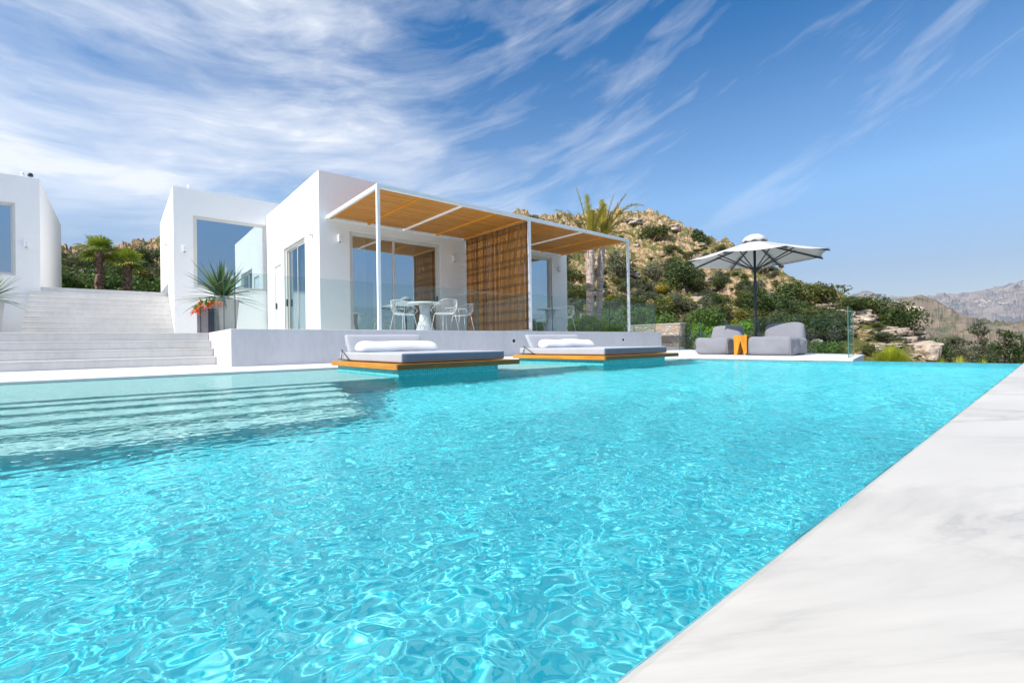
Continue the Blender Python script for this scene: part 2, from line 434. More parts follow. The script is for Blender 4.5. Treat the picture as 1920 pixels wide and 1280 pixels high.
def glass_mat(name, tint, base, gain, rough=0.0, bump=True):
    m = bpy.data.materials.new(name); m.use_nodes = True; t = NT(m.node_tree); t.n.clear()
    tr = t.node('ShaderNodeBsdfTransparent', ins={0: tint+(1,)})
    tc = t.node('ShaderNodeTexCoord').outputs['Object']
    bp = t.bump(t.noise(tc, 0.7, 1), 0.25, 0.01)
    gl = t.node('ShaderNodeBsdfGlossy', ins={'Roughness': rough, 'Color': (0.80, 0.92, 1.0, 1) if bump else (1, 1, 1, 1)})
    if bump: t.l.new(bp, gl.inputs['Normal'])
    fc = t.node('ShaderNodeLayerWeight', ins={'Blend': 0.5}).outputs['Facing']
    k = t.math('MULTIPLY_ADD', t.math('POWER', fc, 5.0), gain, base, clamp=True)
    mx = t.node('ShaderNodeMixShader', ins={0: k, 1: tr.outputs[0], 2: gl.outputs[0]})
    t.node('ShaderNodeOutputMaterial', ins={0: mx.outputs[0]})
    return m
GLASS_WIN = glass_mat('window_glass', (0.86, 0.91, 0.91), 0.50, 0.45)
GLASS_RAIL = glass_mat('railing_glass', (0.89, 0.945, 0.935), 0.035, 0.15, bump=False)
GLASS_EDGE = simple('glass_edge_green', (0.05, 0.16, 0.15), 0.15, 0.05, 3, 0.0)
def stone_mat():
    m, t, b = new_mat('dry_stone_masonry')
    tc = t.node('ShaderNodeTexCoord').outputs['Object']
    v = t.mapping(tc, (1, 1, 1.5))
    vo = t.node('ShaderNodeTexVoronoi', ins={'Vector': v, 'Scale': 6.5, 'Randomness': 0.9})
    ed = t.node('ShaderNodeTexVoronoi', feature='DISTANCE_TO_EDGE', ins={'Vector': v, 'Scale': 6.5, 'Randomness': 0.9}).outputs['Distance']
    s = t.node('ShaderNodeSeparateColor', ins={0: vo.outputs['Color']})
    c = t.mixc(s.outputs[0], (0.34, 0.31, 0.29), (0.56, 0.46, 0.36))
    c = t.mixc(t.math('GREATER_THAN', s.outputs[1], 0.82), c, (0.58, 0.33, 0.15))
    c = t.mixc(t.math('MULTIPLY', t.noise(tc, 30, 4), 0.35), c, (0.2, 0.18, 0.17))
    c = t.mixc(t.ramp(ed, [(0.02, 1.0), (0.06, 0.0)]), c, (0.38, 0.35, 0.32))
    t.l.new(c, b.inputs['Base Color']); b.inputs['Roughness'].default_value = 0.9
    t.l.new(t.bump(t.ramp(ed, [(0.0, 0.0), (0.12, 1.0)]), 0.8, 0.03), b.inputs['Normal'])
    return m
STONE = stone_mat()
def leaf_mat(name, dark, light, rough=0.55, trans=0.3):
    m, t, b = new_mat(name)
    at_ = t.node('ShaderNodeAttribute', attribute_name='tone').outputs['Color']
    s = t.node('ShaderNodeSeparateColor', ins={0: at_})
    oi = t.node('ShaderNodeObjectInfo').outputs['Random']
    c = t.mixc(s.outputs[0], dark, light)
    k = t.math('MULTIPLY_ADD', oi, 0.35, 0.85)
    c = t.node('ShaderNodeHueSaturation', ins={'Hue': t.math('MULTIPLY_ADD', oi, -0.025, 0.51), 'Value': k, 'Color': c}).outputs[0]
    t.l.new(c, b.inputs['Base Color']); b.inputs['Roughness'].default_value = rough; b.inputs['Specular IOR Level'].default_value = 0.3
    tr = t.node('ShaderNodeBsdfTranslucent'); t.l.new(c, tr.inputs[0])
    mx = t.node('ShaderNodeMixShader', ins={0: trans, 1: b.outputs[0], 2: tr.outputs[0]})
    t.l.new(mx.outputs[0], t.n['Material Output'].inputs[0])
    return m
LEAF_SCRUB = leaf_mat('scrub_leaf', (0.028, 0.045, 0.012), (0.115, 0.135, 0.03))
LEAF_OLIVE = leaf_mat('grey_green_leaf', (0.05, 0.065, 0.035), (0.15, 0.16, 0.085))
LEAF_PINE = leaf_mat('pine_needle', (0.016, 0.042, 0.012), (0.085, 0.12, 0.022))
LEAF_YEL = leaf_mat('yellow_broom_leaf', (0.10, 0.12, 0.015), (0.42, 0.33, 0.02))
LEAF_HEDGE = leaf_mat('hedge_leaf', (0.04, 0.09, 0.015), (0.16, 0.24, 0.045))
LEAF_BRIGHT = leaf_mat('bright_green_leaf', (0.08, 0.18, 0.015), (0.25, 0.42, 0.04))
LEAF_GRASS = leaf_mat('lime_grass_blade', (0.24, 0.28, 0.018), (0.58, 0.60, 0.06))
LEAF_YUCCA = leaf_mat('yucca_blade', (0.035, 0.085, 0.035), (0.15, 0.24, 0.09), 0.35)
LEAF_FAN = leaf_mat('fan_palm_leaf', (0.10, 0.18, 0.014), (0.42, 0.46, 0.06))
LEAF_DATE = leaf_mat('date_palm_leaflet', (0.13, 0.15, 0.015), (0.46, 0.38, 0.05))
LEAF_ORANGE = leaf_mat('orange_bract', (0.55, 0.10, 0.02), (0.85, 0.30, 0.06))
BARK = simple('rough_bark', (0.16, 0.11, 0.075), 0.9, 0.35, 9, 0.8, 25, 0.03)
BARK_FAN = simple('fibrous_palm_bark', (0.26, 0.16, 0.12), 0.9, 0.45, 14, 1.0, 18, 0.05)
BARK_DATE = simple('pale_palm_bark', (0.50, 0.40, 0.35), 0.85, 0.25, 4, 0.7, 10, 0.03, stretch=(1, 1, 4))
SOIL = simple('planter_soil', (0.07, 0.05, 0.035), 0.95, 0.3, 12, 0.5)
# ------------------------------------------------------------------ pool and decks
POOL_Y0, POOL_Y1, POOL_X0, POOL_X1, DEPTH, DZ = 0.31, 7.45, -5.0, 9.08, 1.25, 0.03
b = MB()
def quad(b, a, c, d, e): b.add([a, c, d, e], [(0, 1, 2, 3)])
X0, X1, Y0, Y1 = POOL_X0, POOL_X1, POOL_Y0, POOL_Y1
quad(b, (X0, Y0, -DEPTH), (X1, Y0, -DEPTH), (X1, Y1, -DEPTH), (X0, Y1, -DEPTH))
quad(b, (X0, Y0, -DEPTH), (X0, Y0, 0.008), (X1, Y0, 0.008), (X1, Y0, -DEPTH))
quad(b, (X1, Y0, -DEPTH), (X1, Y0, -0.004), (X1, Y1, -0.004), (X1, Y1, -DEPTH))
quad(b, (X1, Y1, -DEPTH), (X1, Y1, 0.0), (X0, Y1, 0.0), (X0, Y1, -DEPTH))
quad(b, (X0, Y1, -DEPTH), (X0, Y1, 0.0), (X0, Y0, 0.0), (X0, Y0, -DEPTH))
basin = struct(b.build('pool_basin', TILE)); basin.cycles.is_caustics_receiver = True
# infinity wall behind the far edge, flush with the water
struct(MB().box(X1+0.002, X1+0.16, Y0-0.3, 2.25, -1.6, -0.006).build('pool_edge_wall', TILE))
# sunken shelf and wide steps
b = MB()
ys = [5.05, 4.72, 4.40, 4.08, 3.76, 3.44]
for i, y in enumerate(ys):
    z = -0.09-0.165*i
    xr = 1.75 - 0.06*i
    b.box(X0+0.003, xr if i else 9.05, y if i else 4.95, (ys[i-1] if i > 1 else 4.95) if i else 7.447, -DEPTH+0.004, z)
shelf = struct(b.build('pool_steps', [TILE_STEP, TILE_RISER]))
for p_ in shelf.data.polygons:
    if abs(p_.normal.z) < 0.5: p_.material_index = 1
shelf.cycles.is_caustics_receiver = True

def wave_axis(lo, hi, c, h0, g):
    p = [c]
    while p[-1] < hi: p.append(p[-1]+max(h0, g*(p[-1]-c)))
    q = [c]
    while q[0] > lo: q.insert(0, q[0]-max(h0, g*(c-q[0])))
    a = np.array(q[:-1]+p); return np.clip(a, lo, hi)
xs = wave_axis(X0, X1+0.13, 0.9, 0.0095, 0.006); ysw = wave_axis(Y0, Y1, 0.7, 0.0095, 0.006)
WX, WY = np.meshgrid(xs, ysw); WR = np.hypot(WX-.5, WY-.5); WZ = np.zeros_like(WX)
rg = np.random.default_rng(1); NW = 90; SLOPE = 0.035
for i in range(NW):
    lam = 0.066*(6.5**((i+.5)/NW)); a = rg.uniform(0, 6.28); amp = SLOPE*lam/6.28*math.sqrt(2/NW)
    att = np.clip((lam/np.maximum(.0095, .006*WR)-3)/3, 0, 1)
    WZ += att*amp*np.sin((WX*math.cos(a)+WY*math.sin(a))*6.283/lam+rg.uniform(0, 6.28))
calm = 0.35+0.65*sstep(0.6, 2.2, WX*0+np.abs(Y1-WY))
WZ *= calm
# the surface ends just inside the walls it meets
idx = np.arange(WX.size).reshape(WX.shape)
wf = np.stack([idx[:-1, :-1], idx[:-1, 1:], idx[1:, 1:], idx[1:, :-1]], -1).reshape(-1, 4)
water = struct(np_mesh('water', np.stack([WX, WY, WZ], -1).reshape(-1, 3), wf, WATER, True))
water.cycles.is_caustics_caster = True

# decks
b = MB()
b.box(-14, 9.05, 7.45, 10.84, -0.4, DZ)
fd = [(9.05, 2.16), (11.75, 2.62), (15.2, 7.9), (16.9, 9.272), (9.05, 9.272)]
b.add([(x, y, -0.4) for x, y in fd]+[(x, y, DZ) for x, y in fd], [(4, 3, 2, 1, 0), (5, 6, 7, 8, 9)]+[(i, (i+1) % 5, 5+(i+1) % 5, 5+i) for i in range(5)])
b.box(9.05, 16.9, 9.272, 10.84, -0.4, DZ-0.004)
struct(b.build('pool_deck', DECK, bevel=0.006))
# cool white kerb under the stone wall
tag(MB().box(14.95, 16.55, 9.30, 9.7, DZ+0.002, 0.12).build('low_kerb', CEMENT, bevel=0.01), 'low white cement kerb between the terrace wall and the stone wall', 'kerb')
# marble coping, bullnosed along the water
b = MB()
prof = [(Y0+0.004, -0.05), (Y0+0.010, -0.03), (Y0+0.010, -0.006), (Y0+0.003, 0.005), (Y0-0.012, 0.012), (-10.0, 0.012), (-10.0, -0.2)]
vs = []; fs = []
XA, XB = -6.0, 9.26
nx = 60
for i in range(nx+1):
    x = XA+(XB-XA)*i/nx
    for (y, z) in prof: vs.append((x, y, z))
k = len(prof)
for i in range(nx):
    for j in range(k-1): fs.append((i*k+j, i*k+j+1, (i+1)*k+j+1, (i+1)*k+j))
fs.append(tuple(nx*k+j for j in range(k))); fs.append(tuple(range(k-1, -1, -1)))
b.add(vs, fs)
struct(b.build('coping', MARBLE, smooth=False))

# ------------------------------------------------------------------ terrace, stairs
WY0 = 9.275
TZ = 0.68
struct(MB().box(1.49, 14.93, WY0+0.012, 18.05, -0.3, TZ-0.015).box(-14, 1.488, 11.84, 18.05, -0.3, TZ+0.003).build('terrace_floor', DECK))
rw = thing('retaining_wall', (8.2, WY0, DZ), 'long low pale cement retaining wall of the terrace behind the daybeds', 'wall')
def rel(o, p): return (o[0]-p.location[0], o[1]-p.location[1], o[2]-p.location[2])
def setrel(o):   # geometry was written in world coordinates: keep it there under its parent
    o.matrix_parent_inverse = Matrix.Translation(-Vector(o.parent.location)) if o.parent.rotation_euler.z == 0 else (Matrix.Translation(o.parent.location) @ Matrix.Rotation(o.parent.rotation_euler.z, 4, 'Z')).inverted()
    return o
def part(b, name, mat, parent, **kw):
    return setrel(b.build(name, mat, parent, **kw))
def subpart(b, name, mat, parent, **kw):      # parent mesh is itself in world coordinates
    return b.build(name, mat, parent, **kw)
part(MB().box(1.487, 14.93, WY0-0.0, WY0+0.22, DZ-0.2, TZ+0.012).box(1.487, 1.70, WY0+0.22, 11.82, DZ-0.2, TZ+0.0115), 'wall_body', CEMENT, rw, bevel=0.008)
for x in (3.54, 7.92, 12.64):
    l = part(MB().box(x-0.07, x+0.07, WY0-0.012, WY0-0.001, 0.36, 0.50), 'recessed_light', METAL_W, rw, bevel=0.004)
    subpart(MB().box(x-0.045, x+0.045, WY0-0.016, WY0-0.0125, 0.385, 0.475), 'lens', METAL_D, l)
ls = thing('lower_staircase', (-3, 11.3, DZ), 'four wide pale cement steps from the pool deck up to the landing', 'stairs')
ry = [10.85, 11.17, 11.49, 11.81]
for i, y in enumerate(ry):
    z0 = DZ + i*0.1635; z1 = z0+0.1635
    part(MB().box(-14, 1.484, y, 11.835, z0+(0.001 if i else -0.1), z1-0.03).box(-14, 1.484, y-0.015, 11.835, z1-0.03+0.0005, z1), 'step', STEPM, ls, bevel=0.005)
us = thing('upper_staircase', (-0.3, 19.2, TZ), 'upper flight of pale cement steps rising between the two white villas', 'stairs')
NS = 10
for i in range(NS):
    y = 18.06+i*0.245; z0 = TZ+0.004+i*0.163; z1 = z0+0.163
    part(MB().box(-2.02, 1.355, y, 20.8, z0+0.001, z1-0.03).box(-2.02, 1.355, y-0.014, 20.8, z1-0.0295, z1), 'step', STEPM, us, bevel=0.005)
struct(MB().box(-12, 1.35, 20.805, 23.6, 0.0, TZ+0.004+NS*0.163-0.002).build('upper_landing', DECK))

# ------------------------------------------------------------------ buildings
def wall_y(b, x0, x1, z0, z1, y0, y1, ops):
    """wall in the XZ plane with rectangular openings (xa, xb, za, zb)"""
    cuts = sorted({x0, x1, *[o[0] for o in ops], *[o[1] for o in ops]})
    for a, c in zip(cuts[:-1], cuts[1:]):
        op = [o for o in ops if o[0] <= a+1e-6 and o[1] >= c-1e-6]
        if not op: b.box(a, c, y0, y1, z0, z1)
        else:
            o = op[0]
            if o[2] > z0+1e-4: b.box(a, c, y0, y1, z0, o[2])
            if o[3] < z1-1e-4: b.box(a, c, y0, y1, o[3], z1)
def wall_x(b, y0, y1, z0, z1, x0, x1, ops):
    cuts = sorted({y0, y1, *[o[0] for o in ops], *[o[1] for o in ops]})
    for a, c in zip(cuts[:-1], cuts[1:]):
        op = [o for o in ops if o[0] <= a+1e-6 and o[1] >= c-1e-6]
        if not op: b.box(x0, x1, a, c, z0, z1)
        else:
            o = op[0]
            if o[2] > z0+1e-4: b.box(x0, x1, a, c, z0, o[2])
            if o[3] < z1-1e-4: b.box(x0, x1, a, c, o[3], z1)
def curtain(parent, a, c, z0, z1, folds=9, amp=0.05, name='curtain'):
    a = Vector(a); c = Vector(c); d = c-a; L = d.length; n = Vector((-d.y, d.x, 0)).normalized(); N = folds*10
    vs = []; fs = []
    for i in range(N+1):
        t_ = i/N; off = math.sin(t_*folds*2*math.pi)*amp*(0.8+0.4*math.sin(t_*11))
        for z, kk in ((z1, 0.7), ((z0+z1)/2, 1.0), (z0, 1.15)):
            p = a+d*t_+n*off*kk; vs.append((p.x, p.y, z))
    for i in range(N):
        for j in range(2): fs.append((i*3+j, i*3+j+1, i*3+j+4, i*3+j+3))
    return part(MB().add(vs, fs), name, FAB_CURT, parent, smooth=True)
def window_y(parent, name, x0, x1, z0, z1, yf, mull=(), fr=0.07, depth=0.10, label=None, handle=None):
    """framed glazing in an XZ opening; yf is the front of the frame"""
    b = MB()
    b.box(x0, x0+fr, yf, yf+depth, z0, z1).box(x1-fr, x1, yf, yf+depth, z0, z1)
    b.box(x0+fr, x1-fr, yf+0.002, yf+depth, z1-fr, z1).box(x0+fr, x1-fr, yf+0.002, yf+depth, z0, z0+fr*0.6)
    f = part(b, name, FRAME, parent, bevel=0.006)
    if label: f['label'] = label
    xs_ = [x0+fr]+list(mull)+[x1-fr]
    for i, (a, c) in enumerate(zip(xs_[:-1], xs_[1:])):
        yo = yf+0.03+0.03*(i % 2)
        s = MB().box(a+0.0, a+0.045, yo, yo+0.03, z0+fr*0.6, z1-fr).box(c-0.045, c, yo, yo+0.03, z0+fr*0.6, z1-fr)
        s.box(a+0.045, c-0.045, yo+0.001, yo+0.029, z1-fr-0.045, z1-fr).box(a+0.045, c-0.045, yo+0.001, yo+0.029, z0+fr*0.6, z0+fr*0.6+0.05)
        subpart(s, 'sash', FRAME, f)
        subpart(MB().box(a+0.045, c-0.045, yo+0.010, yo+0.016, z0+fr*0.6+0.05, z1-fr-0.045), 'pane', GLASS_WIN, f)
    if handle: subpart(MB().box(handle[0]-0.012, handle[0]+0.012, yf-0.02, yf+0.03, handle[1]-0.11, handle[1]+0.11), 'handle', METAL_D, f)
    return f
def window_x(parent, name, y0, y1, z0, z1, xf, mull=(), fr=0.07, depth=0.10, label=None, handle=None):
    b = MB()
    b.box(xf, xf+depth, y0, y0+fr, z0, z1).box(xf, xf+depth, y1-fr, y1, z0, z1)
    b.box(xf+0.002, xf+depth, y0+fr, y1-fr, z1-fr, z1).box(xf+0.002, xf+depth, y0+fr, y1-fr, z0, z0+fr*0.6)
    f = part(b, name, FRAME, parent, bevel=0.006)
    if label: f['label'] = label
    ys_ = [y0+fr]+list(mull)+[y1-fr]
    for i, (a, c) in enumerate(zip(ys_[:-1], ys_[1:])):
        xo = xf+0.03+0.03*(i % 2)
        s = MB().box(xo, xo+0.03, a, a+0.045, z0+fr*0.6, z1-fr).box(xo, xo+0.03, c-0.045, c, z0+fr*0.6, z1-fr)
        s.box(xo+0.001, xo+0.029, a+0.045, c-0.045, z1-fr-0.045, z1-fr).box(xo+0.001, xo+0.029, a+0.045, c-0.045, z0+fr*0.6, z0+fr*0.6+0.05)
        subpart(s, 'sash', FRAME, f)
        subpart(MB().box(xo+0.010, xo+0.016, a+0.045, c-0.045, z0+fr*0.6+0.05, z1-fr-0.045), 'pane', GLASS_WIN, f)
    if handle: subpart(MB().box(xf-0.02, xf+0.03, handle[0]-0.012, handle[0]+0.012, handle[1]-0.11, handle[1]+0.11), 'handle', METAL_D, f)
    return f
def lamp_y(parent, x, z, yf):
    l = part(MB().box(x-0.05, x+0.05, yf-0.09, yf-0.001, z-0.11, z+0.09), 'wall_lamp', METAL_W, parent, bevel=0.012)
    subpart(MB().lathe([(0.03, -0.005), (0.038, 0.0)], (x, yf-0.05, z-0.112), 12), 'lamp_lens', METAL_D, l)
def lamp_x(parent, y, z, xf):
    l = part(MB().box(xf-0.10, xf-0.001, y-0.07, y+0.07, z-0.06, z+0.06), 'wall_lamp', METAL_W, parent, bevel=0.012)
    subpart(MB().lathe([(0.03, -0.005), (0.038, 0.0)], (xf-0.055, y, z-0.062), 12), 'lamp_lens', METAL_D, l)

HX0, HX1, HY0, HY1, HZ = 4.028, 13.45, 12.473, 18.09, 4.97
house = thing('villa', (8.7, 15.3, TZ), 'flat-roofed white villa with wooden pergola on the terrace behind the daybeds', 'house')
b = MB()
FD = (4.83, 7.70, TZ-0.02, 3.50)       # front sliding door
FD2 = (10.20, 12.62, TZ-0.02, 3.60)
SD = (13.70, 15.86, TZ-0.02, 3.46)     # side sliding door
PD = (16.15, 17.05, TZ-0.02, 3.05)     # plain white side door
wall_y(b, HX0, HX1, TZ-0.02, HZ, HY0, HY0+0.3, [FD, FD2])
wall_x(b, HY0+0.3, HY1, TZ-0.02, HZ, HX0, HX0+0.3, [SD, PD])
b.box(HX1-0.3, HX1, HY0+0.3, HY1, TZ-0.02, HZ); b.box(HX0+0.3, HX1-0.3, HY1-0.3, HY1-0.003, TZ-0.02, HZ)
part(b, 'wall', WHITE, house)
part(MB().box(HX0+0.3, HX1-0.3, HY0+0.3, HY1-0.3, 4.25, 4.6), 'roof', DECK, house)
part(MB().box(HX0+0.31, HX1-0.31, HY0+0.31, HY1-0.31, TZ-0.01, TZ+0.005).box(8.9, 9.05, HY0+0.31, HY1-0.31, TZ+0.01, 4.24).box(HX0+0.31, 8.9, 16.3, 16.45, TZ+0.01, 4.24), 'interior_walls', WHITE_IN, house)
window_y(house, 'sliding_door', *FD, HY0+0.06, mull=(6.17,), label='wide sliding glass door at the left of the slatted screen', handle=(7.60, 1.75))
window_y(house, 'sliding_door', *FD2, HY0+0.06, mull=(11.4,), label='sliding glass door to the right of the slatted screen')
window_x(house, 'sliding_door', *SD, HX0+0.06, mull=(14.75,), label='sliding glass door in the sunlit side wall', handle=(15.80, 1.75))
pd = part(MB().box(HX0+0.05, HX0+0.11, PD[0]+0.004, PD[1]-0.004, TZ, PD[3]-0.004), 'side_door', METAL_W, house, bevel=0.004)
subpart(MB().box(HX0+0.0, HX0+0.045, PD[1]-0.13, PD[1]-0.10, 1.62, 1.82), 'handle', METAL_D, pd)
curtain(house, (4.95, HY0+0.42, 0), (5.45, HY0+0.42, 0), TZ+0.02, 3.48, 6)
curtain(house, (6.95, HY0+0.42, 0), (7.66, HY0+0.42, 0), TZ+0.02, 3.48, 8)
curtain(house, (11.3, HY0+0.42, 0), (12.4, HY0+0.42, 0), TZ+0.02, 3.55, 11)
curtain(house, (HX0+0.42, 13.8, 0), (HX0+0.42, 15.6, 0), TZ+0.02, 3.42, 13)
lamp_y(house, 4.55, 3.25, HY0); lamp_y(house, 8.18, 3.10, HY0); lamp_y(house, 12.98, 3.22, HY0)
lamp_x(house, 13.0, 3.42, HX0)
# middle villa
mid = thing('villa', (4.5, 21, TZ), 'white cubic villa wing with one large corner window behind the potted yucca', 'house')
MX0, MY0, MY1, MZ = 1.36, 18.10, 24.0, 5.50
b = MB(); MW = (1.88, 4.02, 2.32, 4.66)
wall_y(b, MX0, 4.026, TZ-0.05, MZ, MY0, MY0+0.3, [MW])
b.box(4.026, 9.0, MY0+0.001, MY0+0.3, TZ-0.05, MZ)
b.box(MX0, MX0+0.3, MY0+0.3, MY1, TZ-0.05, MZ).box(8.7, 9.0, MY0+0.3, MY1, TZ-0.05, MZ).box(MX0+0.3, 8.7, MY1-0.3, MY1, TZ-0.05, MZ)
part(b, 'wall', WHITE, mid)
part(MB().box(MX0+0.3, 8.7, MY0+0.3, MY1-0.3, 4.85, 5.2), 'roof', DECK, mid)
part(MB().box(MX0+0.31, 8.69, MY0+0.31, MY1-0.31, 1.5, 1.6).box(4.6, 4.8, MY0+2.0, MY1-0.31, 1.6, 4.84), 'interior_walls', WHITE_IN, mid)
window_y(mid, 'corner_window', *MW, MY0+0.02, fr=0.06)
part(MB().box(MW[0]-0.03, MW[1]-0.02, MY0-0.03, MY0-0.001, MW[2]-0.05, MW[2]), 'sill', METAL_W, mid)
lamp_y(mid, at(346, 466, Y=MY0)[0], at(346, 466, Y=MY0)[2], MY0)
lamp_x(mid, 20.3, 4.05, MX0)
# left villa
LX1, LY0, LY1, LZ = -1.806, 20.25, 27.3, 5.63
lef = thing('villa', (-6, 23, 2), 'white cubic villa at the left end, beside the top of the upper stairs', 'house')
b = MB(); LW = (-7.0, -2.33, 2.62, 4.80)
wall_y(b, -12, LX1, 0.0, LZ, LY0, LY0+0.3, [LW])
b.box(LX1-0.3, LX1, LY0+0.3, LY1, 0, LZ).box(-12, -11.7, LY0+0.3, LY1, 0, LZ).box(-11.7, LX1-0.3, LY1-0.3, LY1, 0, LZ)
part(b, 'wall', WHITE, lef)
part(MB().box(-11.7, LX1-0.3, LY0+0.3, LY1-0.3, 5.0, 5.3), 'roof', DECK, lef)
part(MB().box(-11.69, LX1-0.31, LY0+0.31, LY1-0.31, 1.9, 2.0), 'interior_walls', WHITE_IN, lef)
window_y(lef, 'wide_window', *LW, LY0+0.02, fr=0.06, mull=(-4.6,))
lamp_y(lef, at(50, 457, Y=LY0)[0], at(50, 457, Y=LY0)[2], LY0)
lamp_x(lef, 23.5, 4.5, LX1-0.0)
l_ = lef.children[-1]
# small fittings on the roofs
def roof_thing(px, py, Yp, z, label, mat, cat, name, r=0.06):
    p = at(px, py, Y=Yp)
    o = thing(name, (p[0], Yp, z), label, cat)
    MB().tube([(0, 0, 0), (0, 0, 0.07)], 0.025, 8).build('stem', METAL_W, o)
    MB().lathe([(r*0.4, 0.07), (r, 0.09), (r, 0.15), (r*0.6, 0.19)], (0, 0, 0), 14).build('head', mat, o, smooth=True)
roof_thing(57, 328, 20.45, LZ, 'small black spotlight head on the roof edge of the left villa', METAL_D, 'spotlight', 'roof_spotlight', 0.065)
roof_thing(42, 327, 20.45, LZ, 'small white spotlight head on the roof edge of the left villa', METAL_W, 'spotlight', 'roof_spotlight', 0.045)
roof_thing(353, 350, 18.3, MZ, 'small white spotlight on the roof edge of the villa wing with the corner window', METAL_W, 'spotlight', 'roof_spotlight', 0.035)

# ------------------------------------------------------------------ pergola
PY, PZ = 9.355, 3.80
pg = thing('pergola', (8.6, 10.9, TZ), 'white steel pergola with slatted wooden roof on the villa terrace', 'pergola')
PXs = (4.243, 8.607, 13.10)
for x in PXs:
    part(MB().box(x-0.035, x+0.035, PY-0.035, PY+0.035, TZ+0.013, PZ-0.085), 'post', METAL_W, pg, bevel=0.004)
part(MB().box(PXs[0]-0.035, PXs[2]+0.035, PY-0.04, PY+0.04, PZ-0.085, PZ), 'front_beam', METAL_W, pg, bevel=0.004)
part(MB().box(PXs[0]-0.035, PXs[2]+0.035, HY0-0.07, HY0-0.002, PZ-0.085, PZ), 'rear_beam', METAL_W, pg, bevel=0.004)
for x in PXs:
    part(MB().box(x-0.033, x+0.033, PY+0.041, HY0-0.071, PZ-0.084, PZ-0.001), 'side_beam', METAL_W, pg, bevel=0.004)
for i, (xa, xb) in enumerate(((PXs[0], PXs[1]), (PXs[1], PXs[2]))):
    n = 4; dx = (xb-xa)/n
    for k in range(1, n):
        x = xa+dx*k
        if k == 2: part(MB().box(x-0.02, x+0.02, PY+0.041, HY0-0.071, PZ-0.095, PZ-0.05), 'cross_bar', METAL_W, pg)
        else: part(MB().box(x-0.03, x+0.03, PY+0.041, HY0-0.071, PZ-0.088, PZ-0.05), 'joist', WOOD_Y, pg)
    for x in (xa+0.065, xb-0.065):
        part(MB().box(x-0.03, x+0.03, PY+0.041, HY0-0.071, PZ-0.088, PZ-0.05), 'joist', WOOD_Y, pg)
    b = MB(); y = PY+0.07
    while y < HY0-0.10:
        jz = RNG.uniform(-0.003, 0.003)
        b.box(xa+0.036, xb-0.036, y-0.0145, y+0.0145, PZ-0.0495+jz, PZ-0.029+jz); y += 0.0395
    part(b, 'slat_roof', WOOD_SLAT, pg)
    for k in range(n):
        for f_ in (0.26, 0.52, 0.78):
            x = xa+dx*(k+f_)+RNG.uniform(-.02, .02); part(MB().box(x-0.045, x+0.045, PY+0.05, HY0-0.08, PZ-0.0205, PZ-0.008), 'cross_batten', WOOD_Y, pg)
# slatted reed screen hanging below the middle beam
b = MB(); y = PY+0.07; i = 0
while y < HY0-0.09:
    r = RNG.uniform(0.011, 0.015); xo = RNG.uniform(-0.006, 0.010)
    b.tube([(8.607+xo, y, TZ+0.06), (8.607+xo, y, 2.2), (8.607+xo, y, PZ-0.09)], r, 6); y += r*2+RNG.uniform(0.001, 0.011)
scr = part(b, 'reed_screen', WOOD_V, pg)
part(MB().box(8.585, 8.63, HY0-0.088, HY0-0.072, TZ+0.02, PZ-0.086).box(8.58, 8.635, PY+0.045, HY0-0.073, TZ+0.013, TZ+0.055), 'screen_frame', METAL_W, pg)
for z in (1.0, 1.9, 2.8, 3.6):
    part(MB().box(8.632, 8.655, PY+0.05, HY0-0.08, z-0.03, z+0.03), 'batten', WOOD_Y, pg)

# ------------------------------------------------------------------ glass railings
def rail(label, pts, z0, z1, panel=1.15, gap=0.02, th=0.014, name='glass_railing', fixed=None):
    pts = [Vector((p[0], p[1], 0)) for p in pts]
    root = thing(name, (pts[0].x, pts[0].y, z0), label, 'railing', 'frameless glass railings')
    for a, c in zip(pts[:-1], pts[1:]):
        L = (c-a).length; n = max(1, round(L/panel)); d = (c-a).normalized()
        for i in range(n):
            p = a+d*(L*i/n+gap/2); q = a+d*(L*(i+1)/n-gap/2); nn = Vector((-d.y, d.x, 0))*th/2
            vs = [p-nn, q-nn, q+nn, p+nn]; vs = [(v.x, v.y, z0) for v in vs]+[(v.x, v.y, z1) for v in vs]
            b = MB(); b.add(vs, [(0, 1, 5, 4), (2, 3, 7, 6)], 0); b.add(vs, [(1, 2, 6, 5), (3, 0, 4, 7), (4, 5, 6, 7), (0, 3, 2, 1)], 1)
            part(b, 'glass_panel', [GLASS_RAIL, GLASS_EDGE], root)
    return root
rail('clear glass railing along the front of the terrace, below the pergola', [(1.62, 9.44), (14.82, 9.44)], TZ+0.013, 1.70, 1.32)
rail('clear glass railing beside the steps, in front of the potted yucca', [(1.595, 9.50), (1.595, 11.8)], TZ+0.013, 1.70, 1.1)
rail('clear glass railing at the far end of the terrace near the stone wall', [(14.85, 9.50), (14.85, 13.6)], TZ+0.013, 1.70, 1.05)
rail('clear glass railing behind the bean bags on the pool deck', [(15.12, 8.7), (11.50, 2.78)], DZ+0.001, 0.93, 1.3)
rail('clear glass railing closing the end of the pool deck, beside the infinity edge', [(9.86, 2.42), (11.44, 2.72)], DZ+0.001, 0.94, 2.1)

